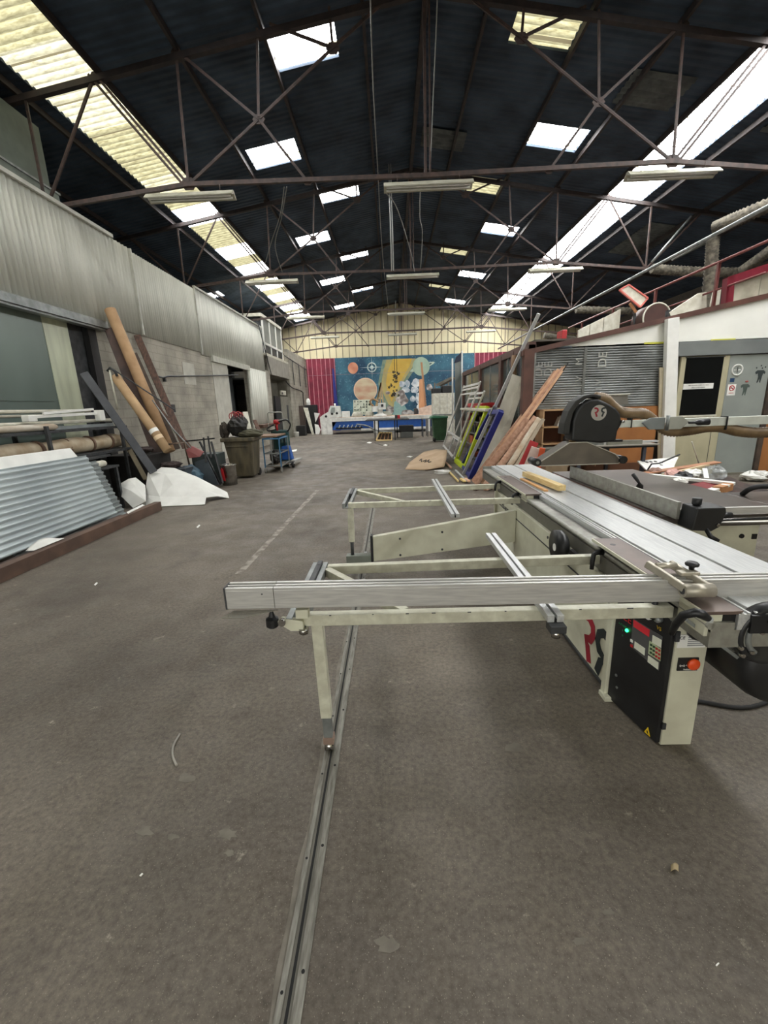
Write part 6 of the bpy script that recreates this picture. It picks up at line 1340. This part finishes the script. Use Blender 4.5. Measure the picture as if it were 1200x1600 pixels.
thing('bent_rod', M().tube([A(1012, 734, 7.6), A(1018, 725, 7.6), A(1030, 724, 7.6), A(1062, 710, 7.8)], .014, 6), DGREY, 'bent dark rod resting across the perforated white board', 'rod')
rng = random.Random(31)
for i, (x, y, r_, m_, lb) in enumerate(((1050, 742, .12, mat('pink sack', (206, 160, 150), .6), 'crumpled pink bag on the rubbish heap'), (1068, 744, .1, DGREY, 'dark grey crumpled bag on the rubbish heap'), (1082, 740, .1, PAPER, 'crumpled white paper on the rubbish heap'), (1064, 752, .08, PAPER, 'white paper cup lump on the white strip'), (1024, 736, .08, mat('dusty rag', (150, 120, 108), .8), 'small dusty rag beside the perforated board'))):
    thing('crumpled_bag', M().ball(G(x, y, .5), r_, 14, jit=.3, sq=(1.3, 1, .7)), m_, lb, 'bag')
CLP = mat('clear crumpled plastic', (200, 204, 204), .2, 0, alpha=.35)
thing('clear_bag', M().ball(G(1115, 744, .46), .17, 18, jit=.3, sq=(1, .8, .9)), CLP, 'clear crumpled plastic bag at the right of the rubbish heap', 'bag')
thing('clear_bag', M().ball((8.0, 8.6, .42), .3, 18, jit=.25, sq=(.8, .8, 1.4)), CLP, 'tall clear plastic bag by the grey door at the frame edge', 'bag')
thing('white_bag', M().ball((7.45, 8.7, .1), .18, 14, jit=.3, sq=(1.4, 1, .55)), PLS, 'small white plastic bag on the floor before the grey door', 'bag')
for i, (x, y) in enumerate(((1143, 757), (1150, 765), (1160, 758), (1138, 750), (1166, 748))):
    thing('wood_chip', M().bar(G(x-5, y+1, .012), G(x+6, y-2, .012), .04, .015), PINE if i % 2 else PAPER, ('pale chip on the floor just right of the heap', 'pale splinter nearest to the extension table', 'white chip right of the heap toward the door', 'pale splinter by the clear bag on the heap', 'white chip on the floor before the grey door')[i], 'wood chip')
# cable and hoses right of the saw
thing('black_hose', M().tube(dpath([G(1160, 772, .89), G(1172, 764, .95), G(1190, 760, .97), G(1215, 764, .95), G(1240, 790, .89)]), .022, 8), RUBBER, 'black hose arching over the extension table of the saw', 'hose')
thing('prop_leg', M().bar((3.02, 3.3, 0), (3.22, 3.2, .82), .05, .05), mat('blue grey prop', (86, 98, 104), .5), 'blue grey slanting prop under the extension table', 'leg')
b = M().tube([V((p.x, p.y, p.z)) for p in dpath([(2.5, 2.6, .1), (2.9, 2.75, .16), (3.2, 3.0, .14), (3.6, 3.3, .12)], 22)], [.11*(1.07 if i % 2 else .92) for i in range(67)], 14); thing('ribbed_hose', b, HOSE, 'ribbed tan extraction hose on the floor right of the saw base', 'hose')
thing('floor_cable', M().tube(dpath([(1.5, 1.9, .012), (1.7, 2.15, .012), (2.0, 2.1, .012), (2.5, 2.3, .012)]), .012, 6), RUBBER, 'black cable on the floor behind the saw control column', 'cable')
# small things on the near floor -------------------------------------------------
thing('bent_wire', M().tube(dpath([G(276, 1196, .008), G(270, 1182, .008), G(271, 1165, .008), G(281, 1147, .008)]), .006, 6), mat('pale wire', (150, 146, 136), .4), 'thin bent strip of wire lying on the bare floor at left', 'wire')
thing('dry_leaf', M().grid(lambda u, v: G(1048+u*12, 1352+v*10, .012)+V((0, 0, .012*math.sin(u*3.14))), 4, 4, (0, 0, .002)), mat('dry leaf', (176, 158, 122), .8), 'small dry pale leaf on the floor at lower right', 'leaf')
for i, (x, y, lb) in enumerate(((221, 1367, 'tiny white fleck on the floor at lower left'), (1121, 1507, 'tiny white fleck on the floor at lower right'), (150, 912, 'white fleck on the floor near the brown beam'), (310, 822, 'white paper scrap on the floor before the foam heap'))):
    thing('floor_fleck', M().prism([G(x-3, y+2, .002), G(x-1, y+3, .002), G(x+3, y-1, .002), G(x+1, y-2, .002)], (0, 0, .004)), PAPER, lb, 'scrap')
for i, (x, y, s) in enumerate(((291, 1216, 12), (226, 1298, 13), (270, 1307, 8), (358, 1333, 8), (806, 1168, 14), (605, 1475, 18), (950, 1425, 8), (905, 1470, 12), (355, 1303, 14), (545, 1010, 8))):
    struct('floor_stain' if i == 0 else 'floor_stain.%03d' % i, M().prism([G(px, py, .0015) for px, py in blob(x, y, s, s*.62, 14, .35, i)], (0, 0, -.001)), CONC)
# mezzanine things ------------------------------------------------------------------
RRD = mat('red brown rail paint', (116, 66, 62), .5)
t = T('mezzanine_railing', 'red brown tubular railing above the sloping white fascia', 'railing')
X_ = 7.7
def RP(x, y): return W(x, y, X_)
zt, zm = W(1100, 420, X_).z, W(1100, 460, X_).z
t.part('top_rail', M().cyl((X_, 9.62, zt), (X_, 19.5, zt), .03, n=10), RRD); t.part('mid_rail', M().cyl((X_, 9.62, zm), (X_, 19.5, zm), .022, n=10), RRD)
for y in (11.0, 13.4, 15.8, 18.2): t.part('post', M().box(X_-.03, X_+.03, y-.03, y+.03, 3.0, zt), RRD)
t.done()
zp = W(1040, 407, 8.0).z
thing('long_pipe', M().cyl((8.0, 9.7, zp), (8.0, 33, zp), .045, n=10), GREYM, 'long thin grey pipe running below the right roof strip', 'pipe')
LAG = mat('grey rope lagging', (112, 106, 92), .85, 0, (70, 66, 58), scale=9, bump=1, bscale=14)
def lag(pts, r, label):
    Q = dpath(pts, 26); return thing('lagged_pipe', M().tube(Q, [r*(1.1 if i % 2 else .9) for i in range(len(Q))], 14), LAG, label, 'pipe', 'rope lagged pipes over the mezzanine')
v0, v1 = A(1114, 372, 12.2), A(1106, 484, 12.2)
lag([v0, v0.lerp(v1, .5), (v1.x, v1.y, 3.1)], .145, 'thick lagged pipe dropping vertically behind the white fascia')
h1 = A(1260, 296, 11.0)
lag([A(1116, 358, 12.2), A(1160, 338, 11.7), h1], .16, 'thick lagged pipe rising to the right from the vertical one')
lag([A(1018, 420, 15.3), A(1075, 424, 15.3), A(1158, 426, 15.3)], .14, 'lagged pipe running level beside the second truss tie')
lag([A(1158, 424, 15.2), A(1200, 394, 14.2), A(1230, 372, 13.8)], .14, 'lagged pipe slanting up to the right above the red frame')
lag([A(850, 524, 27.0), A(900, 530, 27.0)], .16, 'farthest lagged pipe near the cream end wall')
lag([A(900, 484, 20.9), A(985, 486, 20.9)], .15, 'lagged pipe beside the third truss tie behind the white panels')
t = T('round_drum', 'dark brown round drum end with a pale rim behind the railing', 'drum')
bc = A(1026, 496, 12.4); rr_ = (A(1047, 496, 12.4).x-A(1005, 496, 12.4).x)/2
t.part('drum_body', M().cyl((bc.x, 12.4, bc.z), (bc.x, 13.0, bc.z), rr_, n=36), mat('dark brown drum', (72, 46, 40), .6)); t.part('drum_rim', M().tube([(bc.x+rr_*math.cos(a), 12.4, bc.z+rr_*math.sin(a)) for a in [k*math.pi/24 for k in range(48)]], .02, 6, closed=True), WHITE2); t.part('drum_stand', M().box(bc.x-.4, bc.x+.4, 12.4, 13.0, 3.0, bc.z-rr_*.8), DGREY); t.done()
t = T('tilted_board', 'pale tilted board with pink edges leaning behind the drum', 'board')
tq = [A(968, 453, 12.6), A(982, 445, 12.6), A(1012, 466, 12.6), A(1000, 480, 12.6)]
t.part('board', M().prism(tq, (0, .05, 0)), WHITE2)
for i in range(4): t.part('pink_edge', M().bar(tq[i], tq[(i+1) % 4], .035, .06, (0, 1, 0)), mat('pink edge %d' % i, (206, 110, 100), .5))
t.part('stick', M().bar(A(984, 474, 12.7), A(994, 488, 12.7), .06, .05, (0, 1, 0)), PLK); t.part('prop', M().bar(A(990, 470, 12.8), (7.0, 12.8, 3.0), .06, .05, (0, 1, 0)), DGREY); t.done()
t = T('pale_slab', 'big pale slanting board behind the railing at the vertical lagged pipe', 'board')
t.part('board', M().prism([A(1046, 488, 11.4), A(1092, 458, 11.4), A(1104, 456, 11.4), A(1104, 480, 11.4), A(1050, 500, 11.4)], (0, .06, 0)), WHITE2); t.part('prop', M().box(6.9, 7.0, 11.42, 11.5, 3.0, 3.8), DGREY); t.done()
thing('small_slab', M().prism([A(1112, 472, 11.6), (A(1112, 472, 11.6).x, 11.6, 3.0), (A(1126, 472, 11.6).x, 11.6, 3.0), A(1127, 452, 11.6), A(1116, 455, 11.6)], (0, .06, 0)), WHITE2, 'short pale board just right of the vertical lagged pipe', 'board')
t = T('white_partition', 'row of white panels standing on the deck behind the railing', 'panels')
for i, (a, c) in enumerate(((903, 922), (922, 944), (944, 971))):
    ta = 516-(a-903)*.49; tc_ = 516-(c-903)*.49
    pa, pc = A(a, ta, 13.0), A(c, tc_, 13.0); t.part('panel', M().prism([(pa.x+.01, 13, 3.0), (pc.x-.01, 13, 3.0), pc-V((.01, 0, 0)), pa+V((.01, 0, 0))], (0, .06, 0)), WHITE2, bevel=.004)
t.done()
thing('red_post_box', M().box(A(878, 525, 13).x, A(886, 525, 13).x, 13, 13.4, 3.0, A(882, 515, 13).z), RED, 'small red box on the deck at the far end of the white panels', 'box', bevel=.02)
t = T('crimson_portal', 'dark crimson frame with pale slabs at the right edge on the deck', 'frame')
CRI = mat('crimson paint', (116, 26, 42), .5)
t.part('post', M().prism([A(1137, 434, 10.6), A(1149, 430, 10.6), (A(1150, 470, 10.6).x, 10.6, 3.0), (A(1138, 470, 10.6).x, 10.6, 3.0)], (0, .15, 0)), CRI); t.part('lintel', M().prism([A(1137, 433, 10.6), A(1240, 398, 10.6), A(1240, 411, 10.6), A(1149, 441, 10.6)], (0, .15, 0)), CRI)
for i, (a, c) in enumerate(((1150, 1190), (1191, 1230))):
    za, zc = 440-(a-1150)*.31, 440-(c-1150)*.31; pa, pc = A(a, za, 10.75), A(c, zc, 10.75)
    t.part('slab', M().prism([(pa.x, 10.75, 3.0), (pc.x, 10.75, 3.0), pc, pa], (0, .08, 0)), mat('mottled pale slab %d' % i, (190, 184, 166), .7, 0, (160, 154, 136), scale=3))
t.done()
t = T('roof_rod_brace', 'slanting pale rods bracing the roof over the mezzanine', 'brace')
t.part('rod', M().tube([A(1018, 410, 15.3), A(1080, 338, 15.3)], .035, 8), GREYM); t.part('rod', M().tube([A(1050, 405, 15.6), A(1102, 380, 15.6)], .05, 8), mat('dim tube', (110, 110, 104), .5)); t.done()
# hanging wires ------------------------------------------------------------------
CAB = mat('grey cable', (120, 120, 116), .6)
def wire(pts, r, label): return thing('hanging_cable', M().tube(dpath(pts), r, 6), CAB, label, 'cable', 'thin cables hanging from the roof')
wire([A(578, -30, 8.0), A(583, 130, 10.0), A(590, 260, 13), A(598, 400, 19), A(607, 482, 26)], .012, 'longest thin grey cable strung down the middle of the hall')
wire([A(684, -20, 8.6), A(681, 60, 9.2), A(676, 170, 9.5), A(672, 262, 9.6)], .011, 'thin cable dropping beside the nearest ridge post')
wire([A(602, 300, 9.9), A(622, 330, 11), A(642, 395, 15), A(648, 425, 15.4)], .012, 'thin cable slanting from the nearest middle light to the second truss')
wire([A(444, 292, 9.7), A(438, 335, 10), A(425, 375, 11), A(415, 410, 13)], .01, 'thin looping cable left of the second row of roof lights')
wire([A(448, 292, 9.7), A(440, 340, 10.2), A(430, 385, 12), A(441, 425, 15)], .01, 'second looping cable beside the first one at the left')
wire([A(657, 293, 9.8), A(656, 340, 12), A(660, 365, 14), A(657, 420, 15.4)], .012, 'short cable hanging right of the ridge posts')
wire([A(618, 470, 26.5), A(618, 522, 27)], .02, 'cable from the fourth truss to the star mobile')
t = T('hanging_pole', 'pair of pale poles hanging down from the nearest middle light', 'pole')
for dx in (0, .06): p, q = A(608.5, 302, 15.3), A(612, 423, 15.3); t.part('pole', M().cyl((p.x+dx, 15.3, p.z+1.2), (q.x+dx, 15.3, q.z), .02, n=8), ALU)
t.part('pole_clip', M().box(p.x-.03, p.x+.1, 15.25, 15.35, p.z, p.z+.06), DGREY); t.done()
